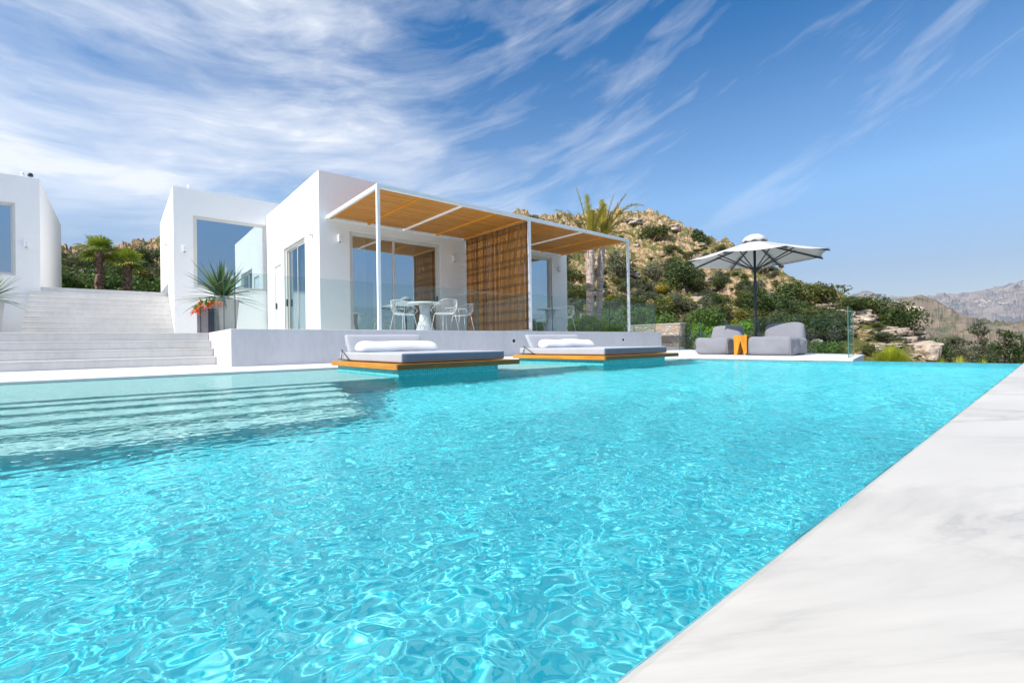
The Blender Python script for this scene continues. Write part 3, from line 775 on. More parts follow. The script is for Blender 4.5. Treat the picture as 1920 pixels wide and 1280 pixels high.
# ------------------------------------------------------------------ pool platforms and daybeds
def platform(x0, x1, y0, y1, lab):
    root = thing('daybed_platform', ((x0+x1)/2, (y0+y1)/2, -0.09), lab, 'platform', 'wooden platforms over the pool')
    b = MB(); n = 9
    z0, z1 = 0.088, 0.150
    part(MB().box(x0, x0+0.03, y0+0.0305, y1, z0, z1), 'edge_board', WOOD_Y, root, bevel=0.003)
    part(MB().box(x1-0.03, x1, y0+0.0305, y1, z0, z1), 'edge_board', WOOD_Y, root, bevel=0.003)
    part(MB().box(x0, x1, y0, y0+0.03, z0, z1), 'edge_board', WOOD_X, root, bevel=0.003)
    w_ = (x1-x0-0.064)/n
    for i in range(n):
        a = x0+0.032+w_*i; b.box(a+0.003, a+w_-0.003, y0+0.032, y1-0.002, z0+0.03, z1-0.001)
    part(b, 'deck_boards', WOOD_Y, root)
    part(MB().box(x0+0.06, x1-0.30, y0+0.10, y1-0.1, -0.10, z0-0.001).box(x0+0.06, x1-0.30, y0+0.10, 5.3, -DEPTH+0.01, -0.1005), 'tiled_plinth', TILE_BASE, root)
    for c in root.children:
        if c.name.startswith('tiled'): c.cycles.is_caustics_receiver = True
    return root
def daybed(x0, x1, y0, y1, lab):
    zt = 0.152
    root = thing('daybed', ((x0+x1)/2, (y0+y1)/2, zt), lab, 'daybed', 'daybeds over the pool')
    cx, cy = (x0+x1)/2, (y0+y1)/2
    H = 0.115
    part(MB().soft((cx, cy, zt+H/2+0.008), ((x1-x0)/2, (y1-y0)/2, H/2), 0.025, 14, 0.008, RNG.random(), 3.0, mi_side=1), 'mattress', [FAB_GREY, FAB_SLATE], root, smooth=True, merge=True)  # front and right faces get the painted shade tone
    # seam piping
    z = zt+H-0.012
    part(MB().tube([(x0+.012, y0+.012, z), (x1-.012, y0+.012, z), (x1-.012, y1-.012, z), (x0+.012, y1-.012, z)], 0.006, 6, closed=True), 'piping', FAB_GREY, root)
    # backrest slab leaning at the head (far, +Y side)
    def lean(q): return Vector((q.x, q.y + (q.z+0.2)*0.62, q.z))
    bx0, bx1 = x0+0.02, x0+(x1-x0)*0.80
    part(MB().soft(((bx0+bx1)/2, y1-0.36, zt+H+0.125), ((bx1-bx0)/2, 0.045, 0.135), 0.03, 10, 0.008, 3, 3.0, fn=lean), 'backrest', FAB_GREY, root, smooth=True, merge=True)
    f = MB()
    f.tube([(x0-0.02, y1-0.45, zt+0.02), (x0-0.02, y1-0.03, zt+0.02)], 0.007, 6)
    f.tube([(x0-0.02, y1-0.40, zt+0.03), (x0-0.02, y1-0.14, zt+0.16)], 0.006, 6)
    f.tube([(x0-0.02, y1-0.12, zt+0.02), (x0-0.02, y1-0.18, zt+0.16)], 0.006, 6)
    part(f, 'tilt_frame', METAL_D, root)
    return root
def bolster(x0, x1, y, lab):
    zt = 0.152+0.115+0.006
    root = thing('bolster_pillow', ((x0+x1)/2, y, zt), lab, 'pillow', 'white bolster pillows on the daybeds')
    L = (x1-x0)/2
    def sh(q):
        k = 1-0.45*max(0, (abs(q.x)/L-0.80)/0.20)**2
        return Vector((q.x+(q.z+0.09)*0.15*(1 if q.x > 0 else -1), q.y + (q.z+0.09)*0.45, (q.z+0.085)*k-0.085+0.006*math.sin(q.x*9)))
    part(MB().soft(((x0+x1)/2, y, zt+0.075), (L, 0.085, 0.076), 0.066, 22, 0.022, RNG.random()*5, 5.0, fn=sh), 'pillow_cover', FAB_WHITE, root, smooth=True, merge=True)
A = dict(x0=2.36, x1=4.16, y0=4.75, y1=6.85)
B = dict(x0=5.70, x1=7.80, y0=4.50, y1=6.70)
platform(A['x0'], A['x1'], A['y0'], A['y1'], 'low teak platform over the water carrying the nearer daybed')
platform(B['x0'], B['x1'], B['y0'], B['y1'], 'low teak platform over the water carrying the farther daybed')
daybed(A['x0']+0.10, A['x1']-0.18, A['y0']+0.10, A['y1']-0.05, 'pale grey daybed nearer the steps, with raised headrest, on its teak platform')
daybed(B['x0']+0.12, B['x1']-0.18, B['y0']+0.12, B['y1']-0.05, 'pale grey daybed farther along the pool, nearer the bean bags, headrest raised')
bolster(A['x0']+0.16, A['x1']-0.40, A['y1']-0.62, 'long white bolster on the nearer grey daybed')
bolster(B['x0']+0.18, B['x1']-0.50, B['y1']-0.62, 'long white bolster on the farther grey daybed')

# ------------------------------------------------------------------ terrace furniture (built around the origin)
def wire_chair(label, loc, rz, group):
    t0 = thing('wire_chair', loc, label, 'chair', group, rz)
    R = 0.006
    # seat: rounded grid bowl; x = forward
    ring = [(0.235*math.cos(a)*1.0, 0.245*math.sin(a), 0.445-0.012*math.cos(a)) for a in [2*math.pi*k/28 for k in range(28)]]
    s = MB().tube(ring, 0.006, 6, closed=True)
    for k in range(-6, 7):
        y = k*0.035; xx = math.sqrt(max(0, 1-(y/0.245)**2))*0.235
        s.tube([(-xx, y, 0.455), (0, y, 0.432), (xx, y, 0.437)], 0.0026, 5)
    s.build('seat', METAL_W, t0, smooth=True)
    # hoop that rises at the back and sweeps down into the arms
    hoop = []
    for k in range(33):
        a = rad(38)+k*(rad(360-76))/32
        u_ = 0.5-0.5*math.cos(a)          # 0 front, 1 back
        hoop.append((0.275*math.cos(a)-0.03*u_, 0.30*math.sin(a), 0.60+0.17*sstep(0.35, 0.95, u_)))
    f0, f1 = hoop[0], hoop[-1]
    top = [(0.17, 0.215, 0.452), (0.225, 0.245, 0.53)]+hoop+[(0.225, -0.245, 0.53), (0.17, -0.215, 0.452)]
    h = MB().tube(top, 0.0055, 6); h.build('arm_hoop', METAL_W, t0, smooth=True)
    bk = MB()
    for k in range(5, 28):
        p = hoop[k]; a = math.atan2(p[1], p[0]+0.03); q = (0.232*math.cos(a), 0.242*math.sin(a), 0.447)
        m_ = ((p[0]+q[0])/2*1.12, (p[1]+q[1])/2*1.10, (p[2]+q[2])/2-0.02)
        bk.tube([p, m_, q], 0.0026, 5)
    bk.build('backrest_wires', METAL_W, t0, smooth=True)
    for sx, sy in ((1, 1), (1, -1), (-1, 1), (-1, -1)):
        MB().tube([(sx*0.17, sy*0.18, 0.44), (sx*0.24, sy*0.24, 0.0)], 0.0062, 6).build('leg', METAL_W, t0, smooth=True)
    return t0
def table(label, loc, rr=0.42):
    t0 = thing('round_table', loc, label, 'table', 'round tables on the villa terrace')
    MB().lathe([(rr-0.01, 0.0), (rr, 0.008), (rr, 0.022), (rr-0.008, 0.03)], (0, 0, 0.715), 48).build('tabletop', METAL_W, t0, smooth=False)
    MB().lathe([(0.25, 0.0), (0.245, 0.02), (0.15, 0.30), (0.12, 0.50), (0.16, 0.714)], (0, 0, 0), 32).build('pedestal', CEMENT, t0, smooth=True)
TT = TZ-0.015
def on_terrace(px, D):
    p = at(px, 600, D=D); return (p[0], p[1], TT)
tp = on_terrace(797, 11.6); tq = on_terrace(1032, 14.3)
table('white round table between the wire chairs in front of the wide glass door', tp)
table('white round table between the wire chairs to the right of the reed screen', tq, 0.40)
G1 = 'white wire armchairs on the terrace'
def chair_at(px, D, tgt, label, off=0):
    p = on_terrace(px, D); a = math.atan2(tgt[1]-p[1], tgt[0]-p[0]); return wire_chair(label, p, a+off, G1)
chair_at(757, 11.3, tp, 'white wire armchair nearest the pergola corner post, facing the table from the left', 0.35)
chair_at(834, 11.25, tp, 'white wire armchair at the right of the table before the wide glass door', -0.2)
chair_at(866, 12.2, tp, 'white wire armchair between the table and the reed screen')
chair_at(1001, 13.8, tq, 'white wire armchair just right of the middle pergola post', 0.2)
chair_at(1058, 14.0, tq, 'white wire armchair at the end corner of the villa, last one towards the palms', -0.3)

# ------------------------------------------------------------------ bean bags, stool, parasol
def bean_bag(label, x0, x1, y0, y1, seed):
    z = DZ
    root = thing('bean_bag_lounger', ((x0+x1)/2, (y0+y1)/2, z), label, 'lounger', 'grey bean bag loungers')
    cx, cy = (x0+x1)/2, (y0+y1)/2; hx, hy = (x1-x0)/2, (y1-y0)/2
    def seatf(q):
        k = (q.x+hx)/(2*hx)
        dz = -0.05*max(0, k-0.35) if q.z > 0 else 0
        bulge = 1+0.05*math.cos(q.z/0.21*1.5)
        return Vector((q.x*bulge, q.y*bulge, q.z+dz+0.012*math.sin(q.x*9+seed)*math.cos(q.y*7)))
    part(MB().soft((cx, cy, z+0.205), (hx, hy, 0.20), 0.07, 22, 0.045, seed, 4.0, fn=seatf), 'seat', FAB_BAG, root, smooth=True, merge=True)
    def backf(q):
        k = max(0.0, (q.z+0.33)/0.66)
        w = 1-0.10*max(0, k-0.5)
        return Vector((q.x*(1.25-0.55*k) + 0.16*k**1.6 - 0.03*math.cos(q.y/hy*1.4), q.y*w, q.z - 0.02*(q.y/hy)**2*k))
    part(MB().soft((x1-0.17, cy, z+0.37), (0.13, hy*0.98, 0.34), 0.09, 18, 0.025, seed+3, 4.0, fn=backf), 'backrest', FAB_BAG, root, smooth=True, merge=True)
    e = MB()
    for sy in (-1, 1):
        e.tube([(x0-0.012, cy+sy*(hy+0.008), z+0.03), (x0-0.018, cy+sy*(hy+0.014), z+0.2), (x0+0.002, cy+sy*(hy-0.012), z+0.375)], 0.006, 6)
    part(e, 'piping', FAB_BAG, root)
bean_bag('grey bean bag lounger on the far side of the wooden stool, beside the stone wall', 10.70, 11.62, 4.95, 5.72, 1.3)
bean_bag('grey bean bag lounger between the wooden stool and the glass end railing', 10.36, 11.30, 3.52, 4.32, 4.1)
st = thing('wooden_stool', (10.75, 4.62, DZ), 'honey-coloured carved log stool between the two bean bags', 'stool')
b = MB()
S_ = 0.145
# solid block with a pointed notch cut up from below on two sides: four tapering legs under a thick top
b.box(-S_, S_, -S_, S_, 0.30, 0.44)
part_prof = [((0.060, 0.06), S_)]
for sx in (-1, 1):
    for sy in (-1, 1):
        vs = []
        for z_, inner in ((0.0, 0.075), (0.29, 0.006), (0.2995, 0.002)):
            o_ = S_-0.0015; i_ = inner
            vs += [(sx*i_, sy*i_, z_), (sx*o_, sy*i_, z_), (sx*o_, sy*o_, z_), (sx*i_, sy*o_, z_)]
        fs = [(0, 1, 2, 3), (8, 9, 10, 11)]
        for L_ in (0, 4):
            for k in range(4): fs.append((L_+k, L_+(k+1) % 4, L_+4+(k+1) % 4, L_+4+k))
        b.add(vs, fs)
b.build('log_block', WOOD_LOG, st, bevel=0.008, merge=True)

UP = at(1417, 600, D=10.35); UX, UYp = UP[0], UP[1]
um = thing('parasol', (UX, UYp, DZ), 'light grey octagonal parasol on a dark pole over the bean bags', 'parasol')
va = math.atan2(UYp, UX)
zt, zr, RR = 2.58-DZ, 2.165-DZ, 1.43
MB().lathe([(0.27, 0.0), (0.27, 0.04), (0.06, 0.055), (0.035, 0.10)], (0, 0, 0), 24).build('base', METAL_D, um)
MB().tube([(0, 0, 0.05), (0, 0, zt-0.02)], 0.027, 14).build('pole', METAL_D, um, smooth=True)
MB().tube([(0, 0, 1.42), (0, 0, 1.62)], 0.042, 12).tube([(0, 0, 1.52), (0.10, -0.03, 1.50)], 0.012, 6).build('crank', METAL_D, um)
# canopy: eight sagging panels with thickness
vs = []; fs = []; NR = 8; NS_ = 6
for k in range(8):
    a0 = va+math.pi+rad(22.5)+k*math.pi/4; a1 = a0+math.pi/4
    base = len(vs)
    for i in range(NR+1):
        for j in range(NS_+1):
            tt = i/NR; s_ = j/NS_
            rr = 0.17+(RR-0.17)*tt
            z = zt-0.045+(zr-zt+0.045)*(tt**0.92)
            p0 = Vector((math.cos(a0), math.sin(a0), 0))*rr; p1 = Vector((math.cos(a1), math.sin(a1), 0))*rr
            p = p0*(1-s_)+p1*s_
            sag = 4*s_*(1-s_)
            p *= 1-0.05*sag*tt**3
            vs.append((p.x, p.y, z+0.035*sag*tt*(1-tt)*0.5-0.02*sag*tt))
    for i in range(NR):
        for j in range(NS_):
            a = base+i*(NS_+1)+j; fs.append((a, a+1, a+NS_+2, a+NS_+1))
c_ = MB().add(vs, fs).build('canopy', CANVAS, um, smooth=True)
md = c_.modifiers.new('thickness', 'SOLIDIFY'); md.thickness = 0.006
# vent cap
prof_ = [(0.03, zt+0.13), (0.10, zt+0.115), (0.18, zt+0.075), (0.235, zt+0.01), (0.25, zt-0.04)]
vs = []; fs = []
for r_, z in prof_:
    for k in range(32):
        a = va+2*math.pi*k/32; sc_ = 0.018*math.cos(a*8-va*8)*(r_/0.29)
        vs.append((r_*math.cos(a), r_*math.sin(a), z+sc_*1.2))
for i in range(len(prof_)-1):
    for k in range(32): fs.append((i*32+k, i*32+(k+1) % 32, (i+1)*32+(k+1) % 32, (i+1)*32+k))
fs.append(tuple(range(32)))
c_ = MB().add(vs, fs).build('vent_cap', CANVAS, um, smooth=True)
md = c_.modifiers.new('thickness', 'SOLIDIFY'); md.thickness = 0.006
hub = 1.90
MB().tube([(0, 0, hub-0.06), (0, 0, hub+0.05)], 0.05, 12).build('hub', METAL_D, um)
for k in range(8):
    a = va+math.pi+rad(22.5)+k*math.pi/4; c0, s0 = math.cos(a), math.sin(a)
    rb = MB().bar((c0*0.05, s0*0.05, zt-0.06), (c0*(RR+0.01), s0*(RR+0.01), zr-0.035), 0.018, 0.028).build('rib', METAL_D, um)
    MB().bar((c0*0.04, s0*0.04, hub), (c0*0.86, s0*0.86, zt-0.055+(zr-zt+0.03)*0.52), 0.016, 0.022).build('strut', METAL_D, rb)

# ------------------------------------------------------------------ stone wall
sw = thing('stone_wall', (16.8, 10.4, DZ), 'rough mortared stone wall of tan rubble past the end of the terrace', 'wall')
vs = []; fs = []
SWX, SWXB, SWY0, SWY1, SWZ = 16.6, 16.98, 9.5, 12.0, 1.08
def rubble(a, bdir, nrm, L, Hh, res=0.035):
    nu, nv = int(L/res), int(Hh/res)
    us_, vs_ = np.meshgrid(np.linspace(0, L, nu+1), np.linspace(0, Hh, nv+1))
    h = fbm(us_*7+3, vs_*9, 4, 5, 0.55)*0.05
    edge = np.minimum(np.minimum(us_, L-us_)/0.05, np.minimum(vs_, Hh-vs_)/0.05).clip(0, 1)
    P = np.array(a)[None, None, :]+us_[..., None]*np.array(bdir)+vs_[..., None]*np.array([0, 0, 1.])+(h*edge)[..., None]*np.array(nrm)
    ii = np.arange(us_.size).reshape(us_.shape)
    f = np.stack([ii[:-1, :-1], ii[:-1, 1:], ii[1:, 1:], ii[1:, :-1]], -1).reshape(-1, 4)
    return P.reshape(-1, 3), f
P1, F1 = rubble((SWX, SWY1, DZ-0.1), (0, -1, 0), (-1, 0, 0), SWY1-SWY0, SWZ)
P2, F2 = rubble((SWX, SWY0, DZ-0.1), (1, 0, 0), (0, -1, 0), SWXB-SWX, SWZ)
o = np_mesh('masonry', np.vstack([P1, P2]), np.vstack([F1, F2+len(P1)]), STONE, False, parent=sw); setrel(o)
part(MB().box(SWX+0.004, SWXB, SWY0+0.004, SWY1, DZ-0.1, DZ-0.1+SWZ-0.004), 'core', STONE, sw)
part(MB().box(SWX-0.03, SWXB+0.03, SWY0-0.03, SWY1+0.02, DZ-0.1+SWZ, DZ-0.1+SWZ+0.05), 'coping_stones', simple('wall_cap_stone', (0.50, 0.47, 0.43), 0.85, 0.15, 6, 0.6, 20, 0.02), sw, bevel=0.01)

# ------------------------------------------------------------------ ground
RIDGE = [(-150, 486), (117, 484), (200, 477), (300, 464), (600, 430), (860, 412), (1000, 406), (1065, 403), (1120, 405), (1180, 408), (1240, 421), (1290, 436), (1330, 462),
         (1380, 480), (1450, 515), (1500, 545), (1570, 572), (1640, 590), (1690, 622), (1735, 662), (1750, 700), (1850, 716), (1960, 720)]
_ra = np.array([az(x) for x, y in RIDGE])[::-1]; _rt = np.array([tanel(x, y) for x, y in RIDGE])[::-1]
_d1x = [az(x) for x in (1960, 1760, 1640, 1500, 1330, 1065, 600, 117)]; _d1v = [26, 32, 44, 62, 84, 105, 120, 130]
_d0x = _d1x; _d0v = [13, 14, 16, 18, 22, 26, 30, 30]
def height(x, y, detail=True):
    x = np.asarray(x, float); y = np.asarray(y, float)
    d = np.hypot(x, y)+1e-6; th = np.degrees(np.arctan2(y, x))
    tz = np.interp(th, _ra, _rt); d1 = np.interp(th, _d1x, _d1v); d0 = np.interp(th, _d0x, _d0v)
    top = EYE+d1*tz
    base = -0.35 + 2.35*sstep(16, 24, y)*sstep(70, 82, th) - 0.2*sstep(30, 8, th) - 0.9*sstep(9.5, 7.5, th)
    k = np.clip((d-d0)/(d1-d0), 0, 1)
    prof = 0.75*k**1.05+0.25*sstep(0, 1, k)
    hgt = base+(top-base)*prof
    over = np.maximum(d-d1, 0); hgt = hgt-over*0.16-0.00*over
    hgt = np.maximum(hgt, -70)
    # behind and to the side of the house the land drops away towards the sea
    back = sstep(-1, -14, th)*sstep(6, 40, d)+sstep(115, 135, th)*sstep(30, 60, d)+sstep(-120, -150, -np.abs(th))*sstep(10, 40, d)
    back = np.clip(back, 0, 1); hgt = hgt*(1-back)+(-70)*back*sstep(3, 120, d)+back*(-3)
    # cut the site level for the pool and the terraces
    site = sstep(9.9, 9.2, x)*sstep(-16, -14.5, x)*sstep(-11.5, -10.5, y)*sstep(23.5, 22.8, y)
    site = np.maximum(site, sstep(15.3, 15.0, x-0.5*np.minimum(y-7.9, 0))*sstep(1.9, 2.15, y)*sstep(19, 18.5, y)*sstep(8, 9, x))
    hgt = hgt*(1-site)-2.0*site
    if detail:
        am = sstep(14, 30, d)*(1-back)*(1-site)
        r1 = fbm(x*0.055+4, y*0.055, 4, 11, 0.5, True); r2 = fbm(x*0.22, y*0.22, 5, 23, 0.55, True); r3 = fbm(x*0.9, y*0.9, 4, 31, 0.55, True)
        lim = np.clip(1-np.abs(k-0.98)/0.10, 0, 1)      # keep the skyline near its drawn height
        scale = np.clip(d/90, 0.12, 1.0)
        am = am*np.where(k < 1, 1, np.clip(1-over/60, 0.1, 1))
        hgt = hgt+am*scale*((r1-0.6)*6*(1-0.75*lim)+(r2-0.55)*4.2*(1-0.75*lim)+(r3-0.55)*1.6*(1-0.5*lim))
        # rock ledges: quantise part of the height
        st_ = 1.5*scale+0.3; q = hgt/st_; fr_ = q-np.floor(q); led = (np.floor(q)+sstep(0.55, 0.95, fr_))*st_
        mask = sstep(0.42, 0.60, fbm(x*0.035, y*0.05, 3, 77))*am
        hgt = hgt*(1-0.8*mask)+led*0.8*mask
    return hgt
th_a = np.radians(np.concatenate([np.arange(-180, -6, 3.0), np.arange(-6, 2, 0.4), np.arange(2, 54, 0.085), np.arange(54, 82, 0.5), np.arange(82, 99, 0.10), np.arange(99, 180.1, 3.0)]))
dd = [0.0, 3.0, 6.0, 8.5]
while dd[-1] < 160: dd.append(dd[-1]+max(0.10, dd[-1]*0.0062))
while dd[-1] < 9000: dd.append(dd[-1]*1.12)
dd = np.array(dd); TH, DD = np.meshgrid(th_a, dd)
GX, GY = DD*np.cos(TH), DD*np.sin(TH); GZ = height(GX, GY)
gi = np.arange(GX.size).reshape(GX.shape)
gf = np.stack([gi[:-1, :-1], gi[:-1, 1:], gi[1:, 1:], gi[1:, :-1]], -1).reshape(-1, 4)
def ground_mat():
    m, t, b = new_mat('rocky_hillside_ground')
    tc = t.node('ShaderNodeTexCoord').outputs['Object']
    geo = t.node('ShaderNodeNewGeometry'); nz = t.node('ShaderNodeSeparateXYZ', ins={0: geo.outputs['Normal']}).outputs[2]
    a = t.noise(tc, 0.6, 8, 0.65); c1 = t.noise(tc, 2.6, 6, 0.7); vo = t.node('ShaderNodeTexVoronoi', feature='DISTANCE_TO_EDGE', ins={'Vector': t.mapping(tc, (1, 1, 2.2)), 'Scale': 0.9}).outputs['Distance']
    rock = t.mixc(t.ramp(c1, [(0.33, 0.0), (0.62, 1.0)]), (0.28, 0.18, 0.11), (0.64, 0.46, 0.30))
    rock = t.mixc(t.ramp(a, [(0.52, 0.0), (0.72, 0.6)]), rock, (0.58, 0.36, 0.18))
    rock = t.mixc(t.ramp(vo, [(0.0, 0.55), (0.05, 0.0)]), rock, (0.13, 0.10, 0.08))  # crack lines painted dark, as occlusion shade in the crevices
    soil = t.mixc(t.ramp(t.noise(tc, 1.3, 6, 0.7), [(0.35, 0.0), (0.65, 1.0)]), (0.38, 0.22, 0.09), (0.56, 0.37, 0.15))
    soil = t.mixc(t.ramp(t.noise(tc, 0.35, 6, 0.7), [(0.38, 0.0), (0.50, 0.92)]), soil, (0.085, 0.10, 0.03))
    f = t.math('ADD', t.math('MULTIPLY', nz, 0.9), t.math('MULTIPLY', t.noise(tc, 0.5, 5), 0.5))
    c = t.mixc(t.ramp(f, [(0.77, 0.0), (0.95, 1.0)]), rock, soil)
    g2 = t.ramp(t.noise(tc, 0.8, 7, 0.72), [(0.47, 0.0), (0.55, 0.9)])
    c = t.mixc(g2, c, (0.10, 0.115, 0.03))
    t.l.new(c, b.inputs['Base Color']); b.inputs['Roughness'].default_value = 0.95; b.inputs['Specular IOR Level'].default_value = 0.1
    h = t.math('ADD', t.noise(tc, 1.6, 8, 0.7), t.math('MULTIPLY', t.noise(tc, 7, 5, 0.7), 0.4))
    t.l.new(t.bump(h, 0.9, 0.45), b.inputs['Normal'])
    return m
GROUND = ground_mat()
struct(np_mesh('ground', np.stack([GX, GY, GZ], -1).reshape(-1, 3), gf, GROUND, False))
def hit(px, py, dmin=10.0, dmax=200.0):
    """where the line of sight through a picture point meets the ground"""
    d = ray(px, py); d = d/np.hypot(d[0], d[1]); s_ = np.arange(dmin, dmax, 0.25)
    X_, Y_ = d[0]*s_, d[1]*s_; Z_ = EYE+d[2]*s_; g = height(X_, Y_)
    k = np.nonzero(g >= Z_)[0]
    if len(k) == 0: k = [int(np.argmin(Z_-g))]
    i = k[0]; return float(X_[i]), float(Y_[i]), float(g[i]), float(s_[i])

# far mountains
def far_mat(name, lo, hi, veg, sc_):
    m, t, b = new_mat(name)
    tc = t.node('ShaderNodeTexCoord').outputs['Object']
    c = t.mixc(t.ramp(t.noise(tc, sc_, 8, 0.65), [(0.35, 0.0), (0.65, 1.0)]), lo, hi)
    c = t.mixc(t.ramp(t.noise(t.mapping(tc, (1, 1, 2.5)), sc_*1.7, 8, 0.7), [(0.47, 0.0), (0.60, 0.85)]), c, veg)
    t.l.new(c, b.inputs['Base Color']); b.inputs['Roughness'].default_value = 1.0; b.inputs['Specular IOR Level'].default_value = 0.0
    return m
def ridge(name, pts, d_top, d_foot, zfoot, mat, rough, seed, depth_back=0.5):
    a_ = np.array([az(x) for x, y in pts])[::-1]; tt = np.array([tanel(x, y) for x, y in pts])[::-1]
    ths = np.linspace(a_[0], a_[-1], 620); kk = np.linspace(0, 1.35, 90)
    T2, K2 = np.meshgrid(ths, kk)
    tz = np.interp(T2, a_, tt); top = EYE+d_top*tz
    D2 = d_foot+(d_top-d_foot)*K2
    prof = np.where(K2 <= 1, 0.55*K2+0.45*K2**2, 1-(K2-1)*1.2)
    x = D2*np.cos(np.radians(T2)); y = D2*np.sin(np.radians(T2))
    n = fbm(x*4/d_top*5, y*4/d_top*5, 6, seed, 0.55, True)-0.55
    n2 = fbm(x/d_top*70, y/d_top*70, 4, seed+5, 0.55, True)-0.55
    z = zfoot+(top-zfoot)*prof+(n*rough+n2*rough*0.25)*np.clip(K2*3, 0, 1)*np.where(K2 > 0.9, 0.35, 1)
    ii = np.arange(x.size).reshape(x.shape); f = np.stack([ii[:-1, :-1], ii[:-1, 1:], ii[1:, 1:], ii[1:, :-1]], -1).reshape(-1, 4)
    struct(np_mesh(name, np.stack([x, y, z], -1).reshape(-1, 3), f, mat, False))
    return ths, kk, x, y, z
FARM = far_mat('far_mountain_slope', (0.17, 0.16, 0.17), (0.27, 0.235, 0.22), (0.085, 0.11, 0.13), 0.004)
MIDM = far_mat('brown_hill_slope', (0.13, 0.115, 0.095), (0.23, 0.175, 0.13), (0.075, 0.095, 0.055), 0.012)
rf = ridge('mountain_range', [(1480, 580), (1560, 572), (1600, 553), (1625, 547), (1655, 559), (1700, 560), (1760, 557), (1800, 549), (1850, 546), (1890, 537), (1930, 527), (2050, 500), (2300, 520), (2700, 560)],
           5200, 2600, -70, FARM, 260, 3)
rm = ridge('brown_hill', [(1600, 610), (1650, 580), (1690, 563), (1728, 556), (1760, 568), (1800, 590), (1850, 603), (1900, 608), (1960, 604), (2100, 615), (2400, 625)],
           1500, 420, -62, MIDM, 62, 9)
# white village on the mountain slope
vb = MB(); vr = random.Random(3)
ths, kk, vx, vy, vz = rf
for i in range(120):
    px = vr.choice([vr.uniform(1755, 1890), vr.uniform(1820, 1885), vr.uniform(1790, 1905)]); py = 560+vr.gauss(0, 1.7)+(vr.random() < 0.12)*vr.uniform(3, 12)
    T_ = az(px); j = int(np.argmin(np.abs(ths-T_)))
    te = (vz[:, j]-EYE)/np.hypot(vx[:, j], vy[:, j]); tg = tanel(px, py)
    k = np.nonzero((te[:-1] < tg) & (te[1:] >= tg))[0]
    if not len(k): continue
    k = k[0]; x, y, z = vx[k, j], vy[k, j], vz[k, j]; s1_ = vr.uniform(3, 7); s2_ = vr.uniform(3, 7); h_ = vr.uniform(1, 4)
    vb.box(x-s1_, x+s1_, y-s2_, y+s2_, z-6, z+h_)
tag(vb.build('village_houses', simple('far_white_walls', (0.45, 0.42, 0.38), 0.9, 0.1, 0.1, 0)), 'tiny white houses of a village strung along the far mountain slope', 'village', kind='stuff')
# sea behind the viewpoint, seen only in reflections
struct(MB().add([(-9000, -9000, -68), (9000, -9000, -68), (9000, -60, -68), (-9000, -60, -68)], [(0, 1, 2, 3)]).build('sea', simple('deep_blue_sea', (0.02, 0.07, 0.13), 0.25, 0.1, 0.01, 0.0)))

# ------------------------------------------------------------------ foliage builders
def leaf_cloud(rng, centers, radii, n, size, aspect=0.5, squash=0.8, surf=0.55, seed=0):
    """leaf-sized quads spread through lumpy volumes: returns verts, faces, tone"""
    centers = np.asarray(centers, float); radii = np.asarray(radii, float)
    w_ = radii**2; pick = rng.choice(len(centers), n, p=w_/w_.sum())
    dr = rng.normal(size=(n, 3)); dr /= np.linalg.norm(dr, axis=1)[:, None]
    rr = radii[pick]*(surf+(1-surf)*rng.random(n)**0.7)
    lump = 0.80+0.4*vnoise(dr[:, 0]*2.3+pick*3.1+10, dr[:, 1]*2.3+dr[:, 2]*1.7+seed+10, seed)
    P = centers[pick]+dr*(rr*lump)[:, None]*np.array([1, 1, squash])
    nrm = dr+rng.normal(size=(n, 3))*0.75; nrm /= np.linalg.norm(nrm, axis=1)[:, None]
    a = np.cross(nrm, rng.normal(size=(n, 3))); a /= np.linalg.norm(a, axis=1)[:, None]; c = np.cross(nrm, a)
    s = size*rng.uniform(0.6, 1.35, n)[:, None]
    a = a*s; c = c*s*aspect
    V = np.stack([P-a, P-c*0.9+a*0.1, P+a, P+c*0.9+a*0.1], 1).reshape(-1, 3)
    F = np.arange(n*4).reshape(-1, 4)
    tone = np.clip(0.5+0.22*rng.normal(size=n)+0.25*(vnoise(P[:, 0]*1.7/max(radii.max(), .3)+5, P[:, 1]*1.7/max(radii.max(), .3)+P[:, 2], seed+9)-0.5)*2, 0, 1)
    C = np.repeat(np.stack([tone, tone, tone, np.ones(n)], 1), 4, 0)
    return V, F, C
def blob_centers(rng, w, h, n):
    """a clump of lobes wider than tall, standing on z=0"""
    cs = []; rs = []
    for i in range(n):
        a = rng.uniform(0, 6.28); r = math.sqrt(rng.random())*w*0.33; z = h*rng.uniform(0.28, 0.72)*(1-0.35*(r/(w*0.33))**2)
        cs.append((r*math.cos(a), r*math.sin(a), z)); rs.append(rng.uniform(0.20, 0.34)*min(w, h*1.3))
    return cs, rs
def limb(b, a, c, r0, r1, rng, n=4, wob=0.08):
    a = Vector(a); c = Vector(c); L = (c-a).length; pts = []; rs = []
    for i in range(n+1):
        t_ = i/n; p = a.lerp(c, t_)
        if 0 < i < n: p += Vector((rng.uniform(-1, 1), rng.uniform(-1, 1), rng.uniform(-.5, .5)))*L*wob
        pts.append(p); rs.append(r0+(r1-r0)*t_)
    b.tube(pts, rs, 6)
PR = random.Random(11)
